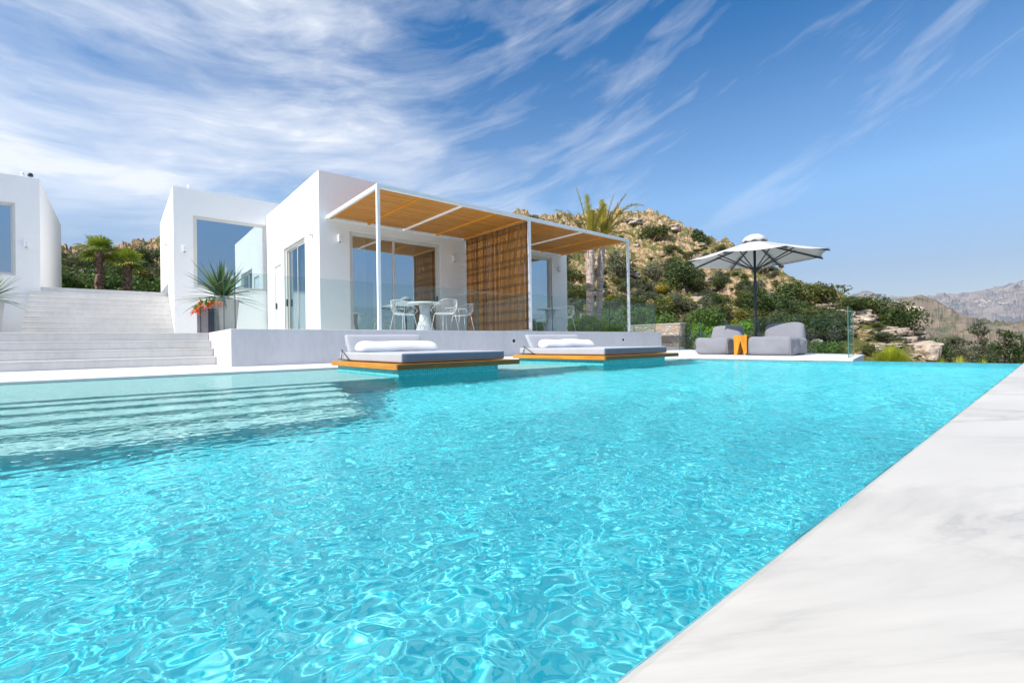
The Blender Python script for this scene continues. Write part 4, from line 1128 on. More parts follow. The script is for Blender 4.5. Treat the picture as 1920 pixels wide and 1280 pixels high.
def make_bush(mat, w, h, lobes, n, size, seed, name='shrub', trunk=True, aspect=0.5, surf=0.55, squash=0.8):
    """proto bush: empty with crown and stem parts, at the origin (hidden nothing: the first use moves it)"""
    rng = np.random.default_rng(seed); cs, rs = blob_centers(rng, w, h, lobes)
    V, F, C = leaf_cloud(rng, cs, rs, n, size, aspect, squash, surf, seed)
    V[:, 2] = np.maximum(V[:, 2], -0.05)
    root = bpy.data.objects.new(name, None); COL.objects.link(root)
    np_mesh('crown', V, F, mat, False, parent=root, cols=C)
    if trunk:
        b = MB()
        for c in cs[:6]: limb(b, (PR.uniform(-.05, .05)*w, PR.uniform(-.05, .05)*w, -0.1), (c[0]*0.8, c[1]*0.8, c[2]*0.9), 0.025*w, 0.008*w, PR)
        b.build('stem', BARK, root)
    return root
used = {}
def put(key, proto, loc, rz, scale, label, cat, group=None, name=None):
    if key not in used:
        used[key] = proto; o = proto; o.location = loc; o.rotation_euler = (0, 0, rz)
        o.scale = (scale,)*3 if not hasattr(scale, '__len__') else scale
    else:
        o = dup(proto, loc, rz, label, scale)
    if name: o.name = name
    o['label'] = label; o['category'] = cat
    if group: o['group'] = group
    elif 'group' in o: del o['group']
    return o
# hillside scrub, six kinds of crown shared by all
SCRUB = [make_bush(LEAF_SCRUB, 2.6, 1.5, 7, 1500, 0.085, 101), make_bush(LEAF_SCRUB, 2.2, 1.8, 8, 1600, 0.08, 102), make_bush(LEAF_OLIVE, 2.4, 1.3, 6, 1300, 0.085, 103),
         make_bush(LEAF_OLIVE, 2.0, 1.7, 7, 1300, 0.075, 104), make_bush(LEAF_PINE, 2.8, 2.0, 9, 1900, 0.085, 105), make_bush(LEAF_YEL, 2.2, 1.3, 7, 1300, 0.075, 106)]
def scrub(k, px, py, wpx, label, cat='shrub', group=None, zs=1.0, name='shrub', dmin=12):
    x, y, z, d = hit(px, py, dmin); s = wpx/870.0*d/2.5
    put('s%d' % k, SCRUB[k], (x, y, z-0.12*s), RNG.uniform(0, 6.28), (s, s, s*zs), label, cat, group, name)
    return x, y, z, d
# distinct shrubs, each where the photograph has it (foot of the plant)
NAMED = [
 (0, 1225, 452, 75, 'dark green shrub near the hilltop, right of the date palm fronds', 0.7),
 (4, 1290, 545, 78, 'dense dark green shrub on the hillside below the left tip of the parasol', 1.0),
 (3, 1165, 520, 80, 'tall greyish twiggy shrub on the hillside right of the pergola corner', 1.2),
 (3, 1225, 525, 70, 'greyish olive shrub halfway up the rocky hill', 1.0),
 (1, 1345, 545, 45, 'rounded olive-green shrub on the rock just left of the parasol pole', 0.9),
 (5, 1245, 590, 75, 'yellow-flowering broom shrub behind the stone wall', 1.0),
 (5, 1290, 580, 55, 'smaller yellow broom shrub above the bean bag nearest the wall', 0.9),
 (3, 1325, 588, 60, 'grey-green shrub between the yellow broom and the parasol pole', 1.0),
 (4, 1440, 604, 84, 'big rounded dark green shrub directly behind the parasol pole', 0.9),
 (2, 1565, 606, 50, 'low grey-green cushion shrub behind the far glass railing', 0.6),
 (2, 1655, 640, 60, 'low grey cushion shrub on the orange rocks past the glass end railing', 0.5),
 (0, 1630, 668, 40, 'dark shrub at the foot of the orange rocks beside the end railing', 0.9),
]
for k, px, py, wp, lab, zs in NAMED: scrub(k, px, py, wp, lab, zs=zs)
TREES = [
 (4, 1500, 572, 74, 'dark bushy tree on the skyline right of the parasol, under its right tip', 0.85),
 (1, 1550, 580, 75, 'olive-brown tree on the skyline, left of the glass end railing', 0.85),
 (0, 1595, 592, 62, 'dark tree on the ridge directly behind the top of the glass end railing', 0.85),
 (4, 1640, 592, 62, 'green tree on the ridge just above the pale rock slope', 0.8),
 (4, 1700, 628, 66, 'pointed dark pine on the ridge in front of the brown hill', 1.1),
 (4, 1745, 640, 50, 'small dark pine low on the ridge slope, right of the pointed one', 1.1),
]
for k, px, py, wp, lab, zs in TREES: scrub(k, px, py, wp, lab, 'tree', None, zs, 'hill_tree')
# scattered scrub
GS = 'shrubs scattered over the rocky hillside'
rs_ = random.Random(5); cnt = 0
while cnt < 285:
    px = rs_.uniform(985, 1730) if rs_.random() < 0.78 else rs_.uniform(116, 306)
    yt = float(np.interp(px, [p[0] for p in RIDGE], [p[1] for p in RIDGE]))
    lo_ = 640 if px > 500 else 548
    u_ = rs_.random()**0.8; py = yt+3+(lo_-yt)*u_
    if px > 1575 and py > 596: continue
    q = hit(px, py, 18 if px > 500 else 36)
    dens = fbm(np.array([q[0]*0.05]), np.array([q[1]*0.05]), 3, 55)[0]
    if rs_.random() > (0.25+0.9*u_)*(0.35+1.1*(dens > 0.47)): continue
    if px < 500: wp *= 0.7
    k = rs_.choice([0, 0, 1, 1, 2, 2, 3, 4, 4, 5] if u_ > 0.3 else [0, 1, 2, 2, 3])
    wp = rs_.uniform(18, 42)*(0.75+1.15*u_)
    scrub(k, px, py, wp, 'small shrub among many on the rocky hillside', 'shrub', GS, rs_.uniform(0.6, 1.0), 'shrub', 18 if px > 500 else 36); cnt += 1

# low cushion plants between the rocks
GL = 'low cushion plants dotted between the hillside rocks'
for i in range(240):
    px = rs_.uniform(990, 1735) if rs_.random() < 0.85 else rs_.uniform(118, 302)
    yt = float(np.interp(px, [p[0] for p in RIDGE], [p[1] for p in RIDGE])); lo_ = 632 if px > 500 else 540
    scrub(rs_.choice([0, 1, 2, 2, 3, 5]), px, yt+2+(lo_-yt)*rs_.random()**0.9, rs_.uniform(8, 19), 'low cushion plant among many between the hillside rocks', 'plant', GL, rs_.uniform(0.5, 0.8), 'cushion_plant', 18 if px > 500 else 36)

# boulders
def boulder(seed, name='boulder'):
    rng = np.random.default_rng(seed); b = MB()
    b.soft((0, 0, 0.3), (0.6, 0.45, 0.36), 0.16, 10, 0.28, seed*1.7, 2.2)
    return b
ROCK = simple('limestone_boulder', (0.52, 0.42, 0.33), 0.95, 0.3, 2.2, 1.0, 6, 0.12)
BO = []
for i in range(4): BO.append(boulder(i+1).build('boulder', ROCK, merge=True))
bn = 0
def rock(px, py, wpx, label, group=None, zs=1.0, dmin=12):
    global bn
    x, y, z, d = hit(px, py, dmin); s = wpx/870.0*d/1.2; k = bn % 4
    o = BO[k] if bn < 4 else BO[k].copy()
    if bn >= 4: COL.objects.link(o)
    bn += 1
    o.location = (x, y, z-0.12*s); o.scale = (s, s*0.9, s*zs*0.8); o.rotation_euler = (RNG.uniform(-.2, .2), RNG.uniform(-.2, .2), RNG.uniform(0, 6.28))
    tag(o, label, 'boulder', group)
rock(1395, 605, 26, 'pale rounded boulder just left of the parasol pole')
rock(1437, 612, 30, 'flat pale boulder just right of the parasol pole behind the bean bag', zs=0.5)
rock(1532, 648, 17, 'small pale upright boulder behind the glass, right of the bean bag', zs=1.2)
rock(1665, 585, 60, 'long pale slanting rock on the ridge right of the glass end railing', zs=0.5)
rock(1700, 618, 50, 'pale rock ledge under the pointed dark pine', zs=0.45)
rock(1737, 672, 30, 'pinkish rock at the water line between the two grass tufts', zs=1.3)
rock(1722, 655, 42, 'cream-coloured rock just above the lime grass tuft', zs=0.7)
rock(1160, 600, 48, 'big brown boulder behind the terrace railing, right of the palm trunks', zs=0.8)
GB = 'pale boulders scattered over the hillside'
for i in range(120):
    px = rs_.uniform(1000, 1735); yt = float(np.interp(px, [p[0] for p in RIDGE], [p[1] for p in RIDGE])); u_ = rs_.random()
    rock(px, yt+4+(625-yt)*u_, rs_.uniform(8, 26), 'pale boulder among many on the hillside', GB, rs_.uniform(0.4, 0.9), 18)
# low rocks strewn right of the end railing
for i in range(14):
    rock(rs_.uniform(1605, 1730), rs_.uniform(622, 672), rs_.uniform(10, 28), 'pale boulder among many on the hillside', GB, rs_.uniform(0.4, 0.8), 12)

# ------------------------------------------------------------------ bigger individual plants
def conifer(name, label, px, pyb, hpx, wpx, D, seed, mat=LEAF_PINE, n=5200, leaf=0.075, open_=0.0):
    p = at(px, pyb, D=D); x, y = p[0], p[1]; z = float(height(x, y)); ztop = at(px, pyb-hpx, D=D)[2]
    H_ = ztop-z; W_ = wpx/870.0*D
    root = thing(name, (x, y, z-0.1), label, 'tree')
    rng = np.random.default_rng(seed); R_ = random.Random(seed); cs = []; rs2 = []
    b = MB(); limb(b, (0, 0, 0), (R_.uniform(-.1, .1)*W_, R_.uniform(-.1, .1)*W_, H_*0.93), 0.035*H_, 0.01*H_, R_, 6, 0.02)
    for i in range(26):
        k = (i+0.5)/26; a = i*2.4+R_.uniform(-.4, .4); rr = W_*0.5*(1-k)**0.7*R_.uniform(0.55, 1.0)+0.05*W_; zc = H_*(0.05+0.90*k)
        c = (rr*0.62*math.cos(a), rr*0.62*math.sin(a), zc+R_.uniform(-.04, .04)*H_); cs.append(c); rs2.append(max(0.09*W_, rr*0.48))
        if i % 2 == 0: limb(b, (0, 0, zc*0.9), c, 0.012*H_, 0.004*H_, R_, 3, 0.05)
    b.build('trunk', BARK, root)
    V, F, C = leaf_cloud(rng, cs, rs2, n, leaf, 0.45, 0.72, 0.5, seed)
    np_mesh('crown', V, F, mat, False, parent=root, cols=C)
conifer('pine_tree', 'young bright green pine at the right edge behind the infinity edge', 1890, 690, 78, 125, 24, 21, n=6500)
conifer('pine_tree', 'slim pine with a pale pointed top against the brown hill', 1838, 690, 92, 100, 27, 22, LEAF_OLIVE, 5200)
conifer('cedar_tree', 'grey-brown spreading tree low behind the pool, right of the orange rocks', 1790, 690, 66, 120, 26, 23, LEAF_OLIVE, 6000)
conifer('cedar_tree', 'dark spreading tree at the foot of the rocks, left of the grey-brown one', 1750, 690, 60, 95, 30, 24, LEAF_SCRUB, 5200)
conifer('cedar_tree', 'broad dark bush-like tree between the slim pine and the right edge pine', 1862, 690, 48, 100, 29, 26, LEAF_SCRUB, 4200)
conifer('pine_tree', 'green pine cut by the right edge of the view, beyond the marble coping', 1935, 690, 66, 110, 25, 27, LEAF_PINE, 4200)
conifer('hill_pine', 'twiggy dark pine standing on the rocky skyline left of the parasol', 1308, 500, 70, 62, 66, 25, LEAF_PINE, 2600, 0.16)
# leaning windswept pine whose branch shows right of the parasol pole
wp_ = hit(1418, 512, 20); D_ = wp_[3]
root = thing('windswept_pine', (wp_[0], wp_[1], wp_[2]), 'thin windswept pine branch spreading beside the parasol pole against the sky', 'tree')
b = MB(); R_ = random.Random(4); rt = Vector((_r[0], _r[1], 0)); k_ = D_/870.0
limb(b, (0, 0, -0.3), (rt.x*8*k_, rt.y*8*k_, 6*k_), 0.12, 0.09, R_, 3, 0.05); limb(b, (rt.x*8*k_, rt.y*8*k_, 6*k_), (rt.x*32*k_, rt.y*32*k_, 10*k_), 0.08, 0.05, R_, 4, 0.05)
cs = []; rs2 = []
for dx, dz in ((12, 14), (20, 18), (28, 20), (36, 16), (42, 10), (24, 8), (32, 5), (14, 6)):
    c = (rt.x*dx*k_, rt.y*dx*k_, dz*k_); cs.append(c); rs2.append(3.6*k_); limb(b, (rt.x*dx*0.6*k_, rt.y*dx*0.6*k_, 7*k_), c, 0.05, 0.02, R_, 3, 0.06)
b.build('trunk', BARK, root); V, F, C = leaf_cloud(np.random.default_rng(8), cs, rs2, 900, 0.14, 0.4, 0.5, 0.3, 8)
np_mesh('crown', V, F, LEAF_OLIVE, False, parent=root, cols=C)

def hedge(name, label, a, c, width, z0, z1, mat, n, leaf, seed, cat='hedge'):
    a = Vector(a+(0,)); c = Vector(c+(0,)); L = (c-a).length; rng = np.random.default_rng(seed); R_ = random.Random(seed)
    root = thing(name, (a.x, a.y, z0), label, cat)
    cs = []; rs2 = []; m_ = max(3, int(L/(width*0.35)))
    for i in range(m_*3):
        t_ = R_.random(); p = a.lerp(c, t_); h = (z1-z0)
        zz_ = R_.uniform(0.25, 0.80)*h; cs.append((p.x-a.x+R_.uniform(-.25, .25)*width, p.y-a.y+R_.uniform(-.25, .25)*width, zz_)); rs2.append(min(width, h)*R_.uniform(0.26, 0.42))
    V, F, C = leaf_cloud(rng, cs, rs2, n, leaf, 0.42, 1.0, 0.5, seed); V[:, 2] = np.maximum(V[:, 2], 0)
    np_mesh('foliage', V, F, mat, False, parent=root, cols=C)
    b = MB()
    for i in range(0, len(cs), 3): limb(b, (cs[i][0], cs[i][1], -0.1), (cs[i][0]*1.0, cs[i][1], cs[i][2]), 0.03, 0.012, R_, 3, 0.04)
    b.build('stems', BARK, root)
hedge('oleander_hedge', 'dense dark green hedge behind the stone wall and the nearer bean bag', (18.0, 12.2), (17.6, 8.6), 1.6, -0.2, 1.62, LEAF_HEDGE, 11000, 0.06, 31)
hedge('clipped_hedge', 'bright green clipped hedge right behind the bean bags and the parasol', (16.6, 8.6), (15.7, 6.7), 0.8, -0.25, 1.05, LEAF_BRIGHT, 9000, 0.045, 32)
hedge('oleander_hedge', 'tall oleander hedge behind the palm trunks past the villa end', (19.5, 18.5), (18.9, 12.2), 1.6, 0.2, 2.0, LEAF_HEDGE, 12000, 0.07, 33)
hedge('dark_hedge', 'dark hedge behind the two fan palms between the villas', (-4.5, 31.0), (2.4, 31.0), 2.2, 2.0, 4.15, LEAF_HEDGE, 13000, 0.10, 34)
hedge('olive_shrubbery', 'olive-green shrubs behind the far glass railing, right of the bean bag', (20.0, 7.2), (19.2, 5.0), 1.6, -0.7, 0.40, LEAF_HEDGE, 8000, 0.06, 36)
def small_bush(label, loc, w, h, mat, n, leaf, seed, name='bush'):
    rng = np.random.default_rng(seed); cs, rs2 = blob_centers(rng, w, h, 9); V, F, C = leaf_cloud(rng, cs, rs2, n, leaf, 0.5, 0.9, 0.5, seed)
    root = thing(name, loc, label, 'bush'); np_mesh('foliage', V, F, mat, False, parent=root, cols=C)
    b = MB(); 
    for c in cs[:5]: limb(b, (0, 0, -0.2), c, 0.02, 0.008, PR, 3)
    b.build('stems', BARK, root)
for px, D, w_, h_, lab, sd_ in ((1084, 17.2, 0.7, 0.62, 'bright green low bush at the villa corner, left of the palm trunks', 41), (1102, 17.0, 0.8, 0.72, 'rounded bright green bush at the foot of the thicker palm trunk', 42),
                         (1137, 17.4, 1.0, 0.60, 'rounded bright green bush right of the thinner palm trunk', 43), (1158, 17.2, 0.6, 0.50, 'small green bush beside the pergola end post', 44)):
    p = at(px, 610, D=D); small_bush(lab, (p[0], p[1], 0.55), w_, h_+0.2, LEAF_BRIGHT, 3500, 0.035, sd_)
struct(MB().box(15.05, 19.8, 12.05, 19.5, -0.6, 0.62).build('raised_planting_bed', SOIL))

# grass tufts past the infinity edge
def tuft(label, px, D, wpx, hpx, n, seed, zb=None):
    p = at(px, 680, D=D); W_ = wpx/870*D; Z1 = at(px, 680-hpx, D=D)[2]; z0 = min(float(height(p[0], p[1])), -0.2) if zb is None else zb
    H_ = Z1-z0; rng = np.random.default_rng(seed); V = []; F = []; C = []
    for i in range(n):
        a = rng.uniform(0, 6.28); out = abs(rng.normal(0, 0.42)); out = min(out, 1.0); L = H_*rng.uniform(0.75, 1.05)*(1-0.12*out); wd = 0.004+0.003*rng.random()
        d = np.array([math.cos(a), math.sin(a), 0]); sd2 = np.array([-d[1], d[0], 0])*wd; b0 = d*0.10*W_*rng.random(); base = len(V); tn = rng.random()
        for k in range(5):
            t_ = k/4; q = b0+d*(W_*0.5*out*(t_**1.5))+np.array([0, 0, L*(t_-0.42*out*t_**3)]); s2 = sd2*(1-t_*0.85)
            V += [q-s2, q+s2]; C += [(tn, tn, tn, 1)]*2
        for k in range(4): F.append((base+2*k, base+2*k+1, base+2*k+3, base+2*k+2))
    root = thing('grass_tuft', (p[0], p[1], z0), label, 'grass')
    np_mesh('blades', np.array(V), np.array(F), LEAF_GRASS, False, parent=root, cols=np.array(C))
tuft('big rounded lime-green grass tuft just past the infinity edge', 1671, 11.0, 112, 33, 2600, 51)
tuft('low lime-green grass tuft at the water line, in front of the spreading trees', 1800, 11.5, 90, 13, 1600, 52)
tuft('low pale grass patch at the water line between the pink rock and the trees', 1765, 11.8, 60, 10, 900, 53)
tuft('small lime grass patch at the water line close to the right-hand pine', 1845, 11.8, 50, 8, 700, 54)

# ------------------------------------------------------------------ palms
def frond(V, F, C, base, dirn, L, droop, rng, leaflet, n=34, width=0.012, tone=0.5, up=0.35):
    d = Vector(dirn).normalized(); side = d.cross(Vector((0, 0, 1)))
    if side.length < 1e-3: side = Vector((1, 0, 0))
    side.normalize(); p = Vector(base); pts = []; horiz = Vector((d.x, d.y, 0))
    cur = d.copy(); step = L/n
    for i in range(n+1):
        pts.append(p.copy()); cur = (cur+Vector((0, 0, -droop/n*(0.3+1.7*i/n)))).normalized(); p = p+cur*step
    def q4(a, b_, c, e, tn):
        k = len(V); V.extend([a, b_, c, e]); F.append((k, k+1, k+2, k+3)); C.extend([(tn, tn, tn, 1)]*4)
    for i in range(n):
        t_ = i/n; w_ = width*(1-0.8*t_); w2 = width*(1-0.8*(t_+1/n)); nz = Vector((0, 0, 1))
        q4(pts[i]-side*w_, pts[i]+side*w_, pts[i+1]+side*w2, pts[i+1]-side*w2, 0.85)
        if t_ > 0.10:
            ax = (pts[i+1]-pts[i]).normalized(); upv = side.cross(ax)
            ll = leaflet*(math.sin(math.pi*min(1, (t_-0.05)*1.02))**0.6*0.9+0.12)
            for sg in (-1, 1):
                for s_ in (0, 0.5):
                    o = pts[i].lerp(pts[i+1], s_)
                    dr_ = (ax*0.75+side*sg*rng.uniform(0.6, 0.85)+upv*up*rng.uniform(0.2, 1.2)).normalized()
                    tip = o+dr_*ll*rng.uniform(0.8, 1.1)+Vector((0, 0, -rng.uniform(0.05, 0.35)*ll)); ww = ax*0.015
                    tn = min(1, max(0, tone+rng.gauss(0, 0.18))); q4(o-ww, o+ww, tip+ww*0.25, tip-ww*0.25, tn)
def date_palm(label, px_base, px_top, D, ztop, r, fronds, seed, mats):
    pb = at(px_base, 600, D=D); pt = at(px_top, 450, D=D); z0 = 0.5
    root = thing('date_palm', (pb[0], pb[1], z0), label, 'palm tree')
    R_ = random.Random(seed); off = Vector((pt[0]-pb[0], pt[1]-pb[1], 0)); b = MB(); pts = []; rs2 = []
    for i in range(26):
        t_ = i/25; rr = r*(1.15-0.25*t_ + (0.14*math.exp(-((t_-0.62)/0.16)**2)) )*(1+0.05*(i % 2)); pts.append(off*(t_**1.3)+Vector((0, 0, (ztop-z0)*t_))); rs2.append(rr*(0.72 if t_ > 0.9 else 1))
    b.tube(pts, rs2, 14); b.build('trunk', BARK_DATE, root, smooth=True)
    # dry leaf bases hugging the upper trunk
    V = []; F = []; C = []
    for i in range(40):
        a = R_.uniform(0, 6.28); zc = (ztop-z0)*R_.uniform(0.55, 0.98); d = Vector((math.cos(a), math.sin(a), 0)); s_ = Vector((-d.y, d.x, 0))*0.035; o = off*((zc/(ztop-z0))**1.3)+d*r*1.15+Vector((0, 0, zc)); e = o+Vector((0, 0, R_.uniform(0.25, 0.5)))+d*R_.uniform(0.0, 0.07)
        k = len(V); V.extend([o-s_, o+s_, e+s_*0.4, e-s_*0.4]); F.append((k, k+1, k+2, k+3))
    MB().add(V, F).build('leaf_bases', BARK_DATE, root)
    top = pts[-1]; V = []; F = []; C = []
    for (dx, dz, L, droop, tone) in fronds:      # dx to the right in the picture plane, dz up
        j = R_.uniform(-0.35, 0.35)
        d = rt*dx+Vector((_f[0], _f[1], 0))*j+Vector((0, 0, dz)); frond(V, F, C, top-Vector((0, 0, 0.25)), d, L, droop, R_, 0.27, 46, 0.018, tone)
    np_mesh('crown', np.array([tuple(v) for v in V]), np.array(F), LEAF_DATE, False, parent=root, cols=np.array(C))
fa = [(-0.22, 1, 2.35, 0.25, 0.5), (-0.62, 1, 2.0, 0.9, 0.45), (0.02, 1, 1.3, 0.1, 0.7), (-1.1, 0.75, 1.2, 1.3, 0.8), (-0.35, 1, 1.2, 0.3, 0.85), (0.45, 1, 1.1, 0.6, 0.9), (-0.12, 1, 1.9, 0.15, 0.55), (0.25, 1, 1.6, 0.5, 0.7), (-0.85, 0.8, 1.6, 1.3, 0.5), (0.6, 0.7, 1.3, 1.6, 0.8), (-0.5, 1, 1.7, 0.5, 0.5)]
fb = [(0.10, 1, 1.5, 0.2, 0.45), (0.42, 1, 2.3, 1.7, 0.4), (0.95, 1, 2.65, 0.2, 0.5), (-0.25, 1, 1.2, 0.3, 0.85), (0.62, 1, 1.3, 0.9, 0.95), (0.28, 1, 1.3, 0.4, 0.6), (-0.05, 1, 1.6, 0.2, 0.7), (0.7, 1, 2.0, 1.0, 0.6), (0.9, 0.7, 1.5, 1.6, 0.8), (-0.5, 0.9, 1.4, 1.0, 0.6), (0.35, 1, 2.0, 0.7, 0.5), (0.2, 1, 1.9, 0.5, 0.5)]
date_palm('thicker pale-trunked palm with tied yellow fronds beside the pergola end', 1106, 1108, 18.6, 4.55, 0.145, fa, 61, None)
date_palm('thinner palm leaning slightly, with a long frond reaching to the right', 1121, 1131, 18.9, 4.75, 0.115, fb, 62, None)
def fan_palm(label, px, pyt, D, r, n, seed, sc_=1.0):
    pt = at(px, pyt, D=D); z0 = 2.1
    root = thing('fan_palm', (pt[0], pt[1], z0), label, 'palm tree', None)
    R_ = random.Random(seed); H_ = pt[2]-z0
    b = MB(); pts = [Vector((0.03*math.sin(i), 0.02*i/10, -0.2+(H_+0.2)*i/22)) for i in range(23)]; b.tube(pts, [r*(1.15-0.3*i/22)*(1+0.10*(i % 2)) for i in range(23)], 12)
    b.build('trunk', BARK_FAN, root)
    V = []; F = []; C = []
    for i in range(60):
        a = i*2.4; zc = R_.uniform(0.1, 1.0)*H_; d = Vector((math.cos(a), math.sin(a), 0)); s_ = Vector((-d.y, d.x, 0))*0.05; o = d*r*0.9+Vector((0, 0, zc)); e = o+d*0.10+Vector((0, 0, 0.14)); k = len(V); V.extend([o-s_, o+s_, e+s_*0.3, e-s_*0.3]); F.append((k, k+1, k+2, k+3))
    MB().add(V, F).build('leaf_bases', BARK_FAN, root)
    V = []; F = []; C = []
    for i in range(n):
        a = i*2.399+R_.uniform(-.2, .2); e_ = R_.uniform(-28, 78); el = rad(e_) ; d = Vector((math.cos(a)*math.cos(el), math.sin(a)*math.cos(el), math.sin(el)))
        L = R_.uniform(0.40, 0.60)*sc_*(0.62 if e_ < 5 else 1); o = Vector((0, 0, H_)); hub_ = o+d*L+Vector((0, 0, -0.08*L)); s_ = d.cross(Vector((0, 0, 1))).normalized(); u2 = s_.cross(d).normalized()
        k = len(V); ww = s_*0.012; V.extend([o-ww, o+ww, hub_+ww, hub_-ww]); F.append((k, k+1, k+2, k+3)); C.extend([(0.8,)*3+(1,)]*4)
        tn0 = R_.uniform(0.15, 0.85)
        for j in range(15):
            b_ = rad(-105+210*j/14); dd_ = (d*math.cos(b_)+s_*math.sin(b_)).normalized(); pl = u2*(0.06*(1 if j % 2 else -1))
            LL = 0.52*sc_*(0.75+0.3*math.cos(b_)); m_ = hub_+dd_*LL*0.6+pl*0.3; tip = hub_+dd_*LL+Vector((0, 0, -0.14*LL-0.05)); sd2 = d.cross(u2)*0
            pr_ = dd_.cross(u2).normalized()*0.035*sc_
            k = len(V); V.extend([hub_, m_-pr_, tip, m_+pr_]); F.append((k, k+1, k+2, k+3)); tn = min(1, max(0, tn0+R_.gauss(0, 0.1))); C.extend([(tn, tn, tn, 1)]*4)
    np_mesh('crown', np.array([tuple(v) for v in V]), np.array(F), LEAF_FAN, False, parent=root, cols=np.array(C))
fan_palm('taller fan palm between the villas, near the left villa wall', 186, 472, 20.5, 0.15, 34, 71, 0.92)
fan_palm('shorter fan palm between the villas, to the right of the taller one', 239, 494, 20.8, 0.15, 28, 72, 0.84)
# loose leaf with dark fruits left of the taller fan palm
# ------------------------------------------------------------------ planters and yuccas
def planter(label, loc, w0, w1, h, mat, rz, name='planter'):
    root = thing(name, loc, label, 'planter', None, rz)
    vs = []
    for hw, z in ((w0/2, 0), (w1/2, h), (w1/2-0.04, h), (w1/2-0.05, h-0.08)):
        vs += [(-hw, -hw, z), (hw, -hw, z), (hw, hw, z), (-hw, hw, z)]
    fs = [(3, 2, 1, 0)]
    for L_ in (0, 4, 8):
        for k in range(4): fs.append((L_+k, L_+(k+1) % 4, L_+4+(k+1) % 4, L_+4+k))
    MB().add(vs, fs).build('pot', mat, root, bevel=0.006)
    hw = w1/2-0.051; MB().add([(-hw, -hw, h-0.075), (hw, -hw, h-0.075), (hw, hw, h-0.075), (-hw, hw, h-0.075)], [(0, 1, 2, 3)]).build('soil', SOIL, root)
    return root
def yucca(label, loc, n, Lr, seed, el0=-12, w=0.035):
    root = thing('yucca_plant', loc, label, 'plant', 'yucca plants in planters by the stairs'); R_ = random.Random(seed); V = []; F = []; C = []
    for i in range(n):
        a = i*2.399+R_.uniform(-.3, .3); el = rad(el0+(88-el0)*((i+0.5)/n)**0.9+R_.uniform(-8, 8)); L = Lr*R_.uniform(0.75, 1.12)*(0.8+0.2*math.cos(el))
        d = Vector((math.cos(a)*math.cos(el), math.sin(a)*math.cos(el), math.sin(el))); s_ = d.cross(Vector((0, 0, 1))).normalized(); u2 = s_.cross(d)
        bend = R_.uniform(0.05, 0.30) if i < n*0.55 else R_.uniform(0, 0.08); o = d*0.05+Vector((0, 0, 0.03*i/n)); tn = R_.random(); base = len(V); m_ = 6
        kink = R_.random() < 0.12
        for k in range(m_+1):
            t_ = k/m_; q = o+d*L*t_+Vector((0, 0, -bend*L*t_**2.3)); ww = w*(0.55+0.9*t_)*(1-t_**3.0)+0.001; ww = w*min(1, 0.6+1.5*t_)*(1-t_**2.2)+0.0008
            V += [q-s_*ww-u2*ww*0.25*-1, q, q+s_*ww+u2*ww*0.25]; C += [(tn, tn, tn, 1)]*3
        for k in range(m_):
            b_ = base+3*k; F += [(b_, b_+1, b_+4, b_+3), (b_+1, b_+2, b_+5, b_+4)]
    np_mesh('blades', np.array([tuple(v) for v in V]), np.array(F), LEAF_YUCCA, False, parent=root, cols=np.array(C))
    MB().tube([(0, 0, -0.25), (0, 0, 0.12)], [0.07, 0.05], 10).build('stem', BARK, root)
CONC = cement_mat('light_concrete_planter', (0.46, 0.45, 0.44), 0.12)
GREYP = cement_mat('warm_grey_planter', (0.24, 0.22, 0.215), 0.12)
LZ_ = TZ+0.004
pA = at(421, 600, D=12.6); pB = at(389, 600, D=12.1)
planter('tall tapered light concrete planter holding the yucca, beside the steps', (pA[0], pA[1], LZ_), 0.40, 0.54, 0.98, CONC, rad(14))
pl2 = planter('square dark planter with grey panels holding orange flowers, nearest the steps', (pB[0], pB[1], LZ_), 0.44, 0.44, 0.70, GREYP, rad(-8))
MB().box(0.02, 0.218, -0.228, -0.2215, 0.01, 0.695).build('dark_panel', METAL_D, pl2); MB().box(-0.15, -0.135, -0.226, -0.2215, 0.01, 0.695).build('joint_strip', METAL_D, pl2)
yucca('big spiky yucca rising from the light concrete planter in front of the corner window', (pA[0]-0.06, pA[1]-0.05, LZ_+1.02), 110, 1.14, 81, w=0.042)
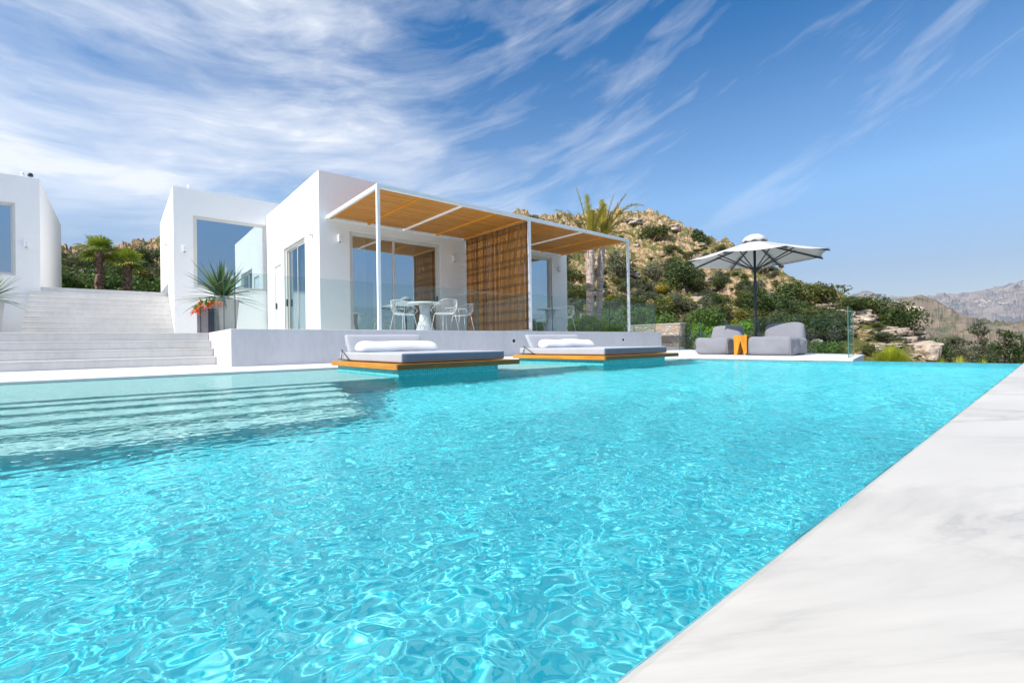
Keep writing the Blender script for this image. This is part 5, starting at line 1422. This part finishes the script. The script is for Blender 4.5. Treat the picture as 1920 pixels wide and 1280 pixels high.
# bromeliads with orange bracts
def bromeliads(label, loc, seed):
    root = thing('flowering_bromeliads', loc, label, 'plant'); R_ = random.Random(seed)
    for name, mat, n, c0, el_r, L0, w_ in (('orange_bracts', LEAF_ORANGE, 190, 0.30, (-35, 60), 0.19, 0.017), ('green_leaves', LEAF_BRIGHT, 150, 0.24, (10, 80), 0.25, 0.016)):
        V = []; F = []; C = []
        heads = [(-0.26, -0.16, -0.06), (-0.13, -0.2, 0.02), (0.0, -0.12, 0.06), (0.12, -0.16, 0.10), (0.2, -0.05, 0.08), (-0.2, 0.0, 0.04), (-0.34, -0.22, -0.13), (0.05, 0.08, 0.10)]
        for i in range(n):
            h = R_.choice(heads); a = R_.uniform(0, 6.28); el = rad(R_.uniform(*el_r)); L = L0*R_.uniform(0.6, 1.2); d = Vector((math.cos(a)*math.cos(el), math.sin(a)*math.cos(el), math.sin(el))); s_ = d.cross(Vector((0, 0, 1))).normalized(); o = Vector(h)+(Vector((0.04, 0.12, 0.03)) if name[0] == 'g' else Vector((0, 0, 0))); tn = R_.random()
            k = len(V); e = o+d*L*0.55; tip = o+d*L+Vector((0, 0, -0.2*L)); V += [o, e-s_*w_, tip, e+s_*w_]; F.append((k, k+1, k+2, k+3)); C += [(tn, tn, tn, 1)]*4
        np_mesh(name, np.array([tuple(v) for v in V]), np.array(F), mat, False, parent=root, cols=np.array(C))
bromeliads('cluster of orange-bracted plants spilling over the dark planter', (pB[0]+0.05, pB[1], LZ_+0.72), 5)
pC = at(-22, 600, D=11.6)
planter('tapered light concrete planter at the left edge, holding the second yucca', (pC[0], pC[1], LZ_), 0.40, 0.54, 0.92, CONC, rad(10))
yucca('spiky yucca reaching in at the left edge, in front of the left villa window', (pC[0], pC[1], LZ_+0.95), 66, 0.86, 83)
# ------------------------------------------------------------------ haze
hm = bpy.data.materials.new('thin_air_haze'); hm.use_nodes = True; t = NT(hm.node_tree); t.n.clear()
pv = t.node('ShaderNodeVolumePrincipled', ins={'Color': (0.72, 0.82, 1.0, 1), 'Density': 0.00005, 'Anisotropy': 0.2})
t.node('ShaderNodeOutputMaterial', ins={1: pv.outputs[0]})
tag(MB().box(-9200, 9200, -9200, 9200, -180, 820).build('haze', hm), kind='stuff')
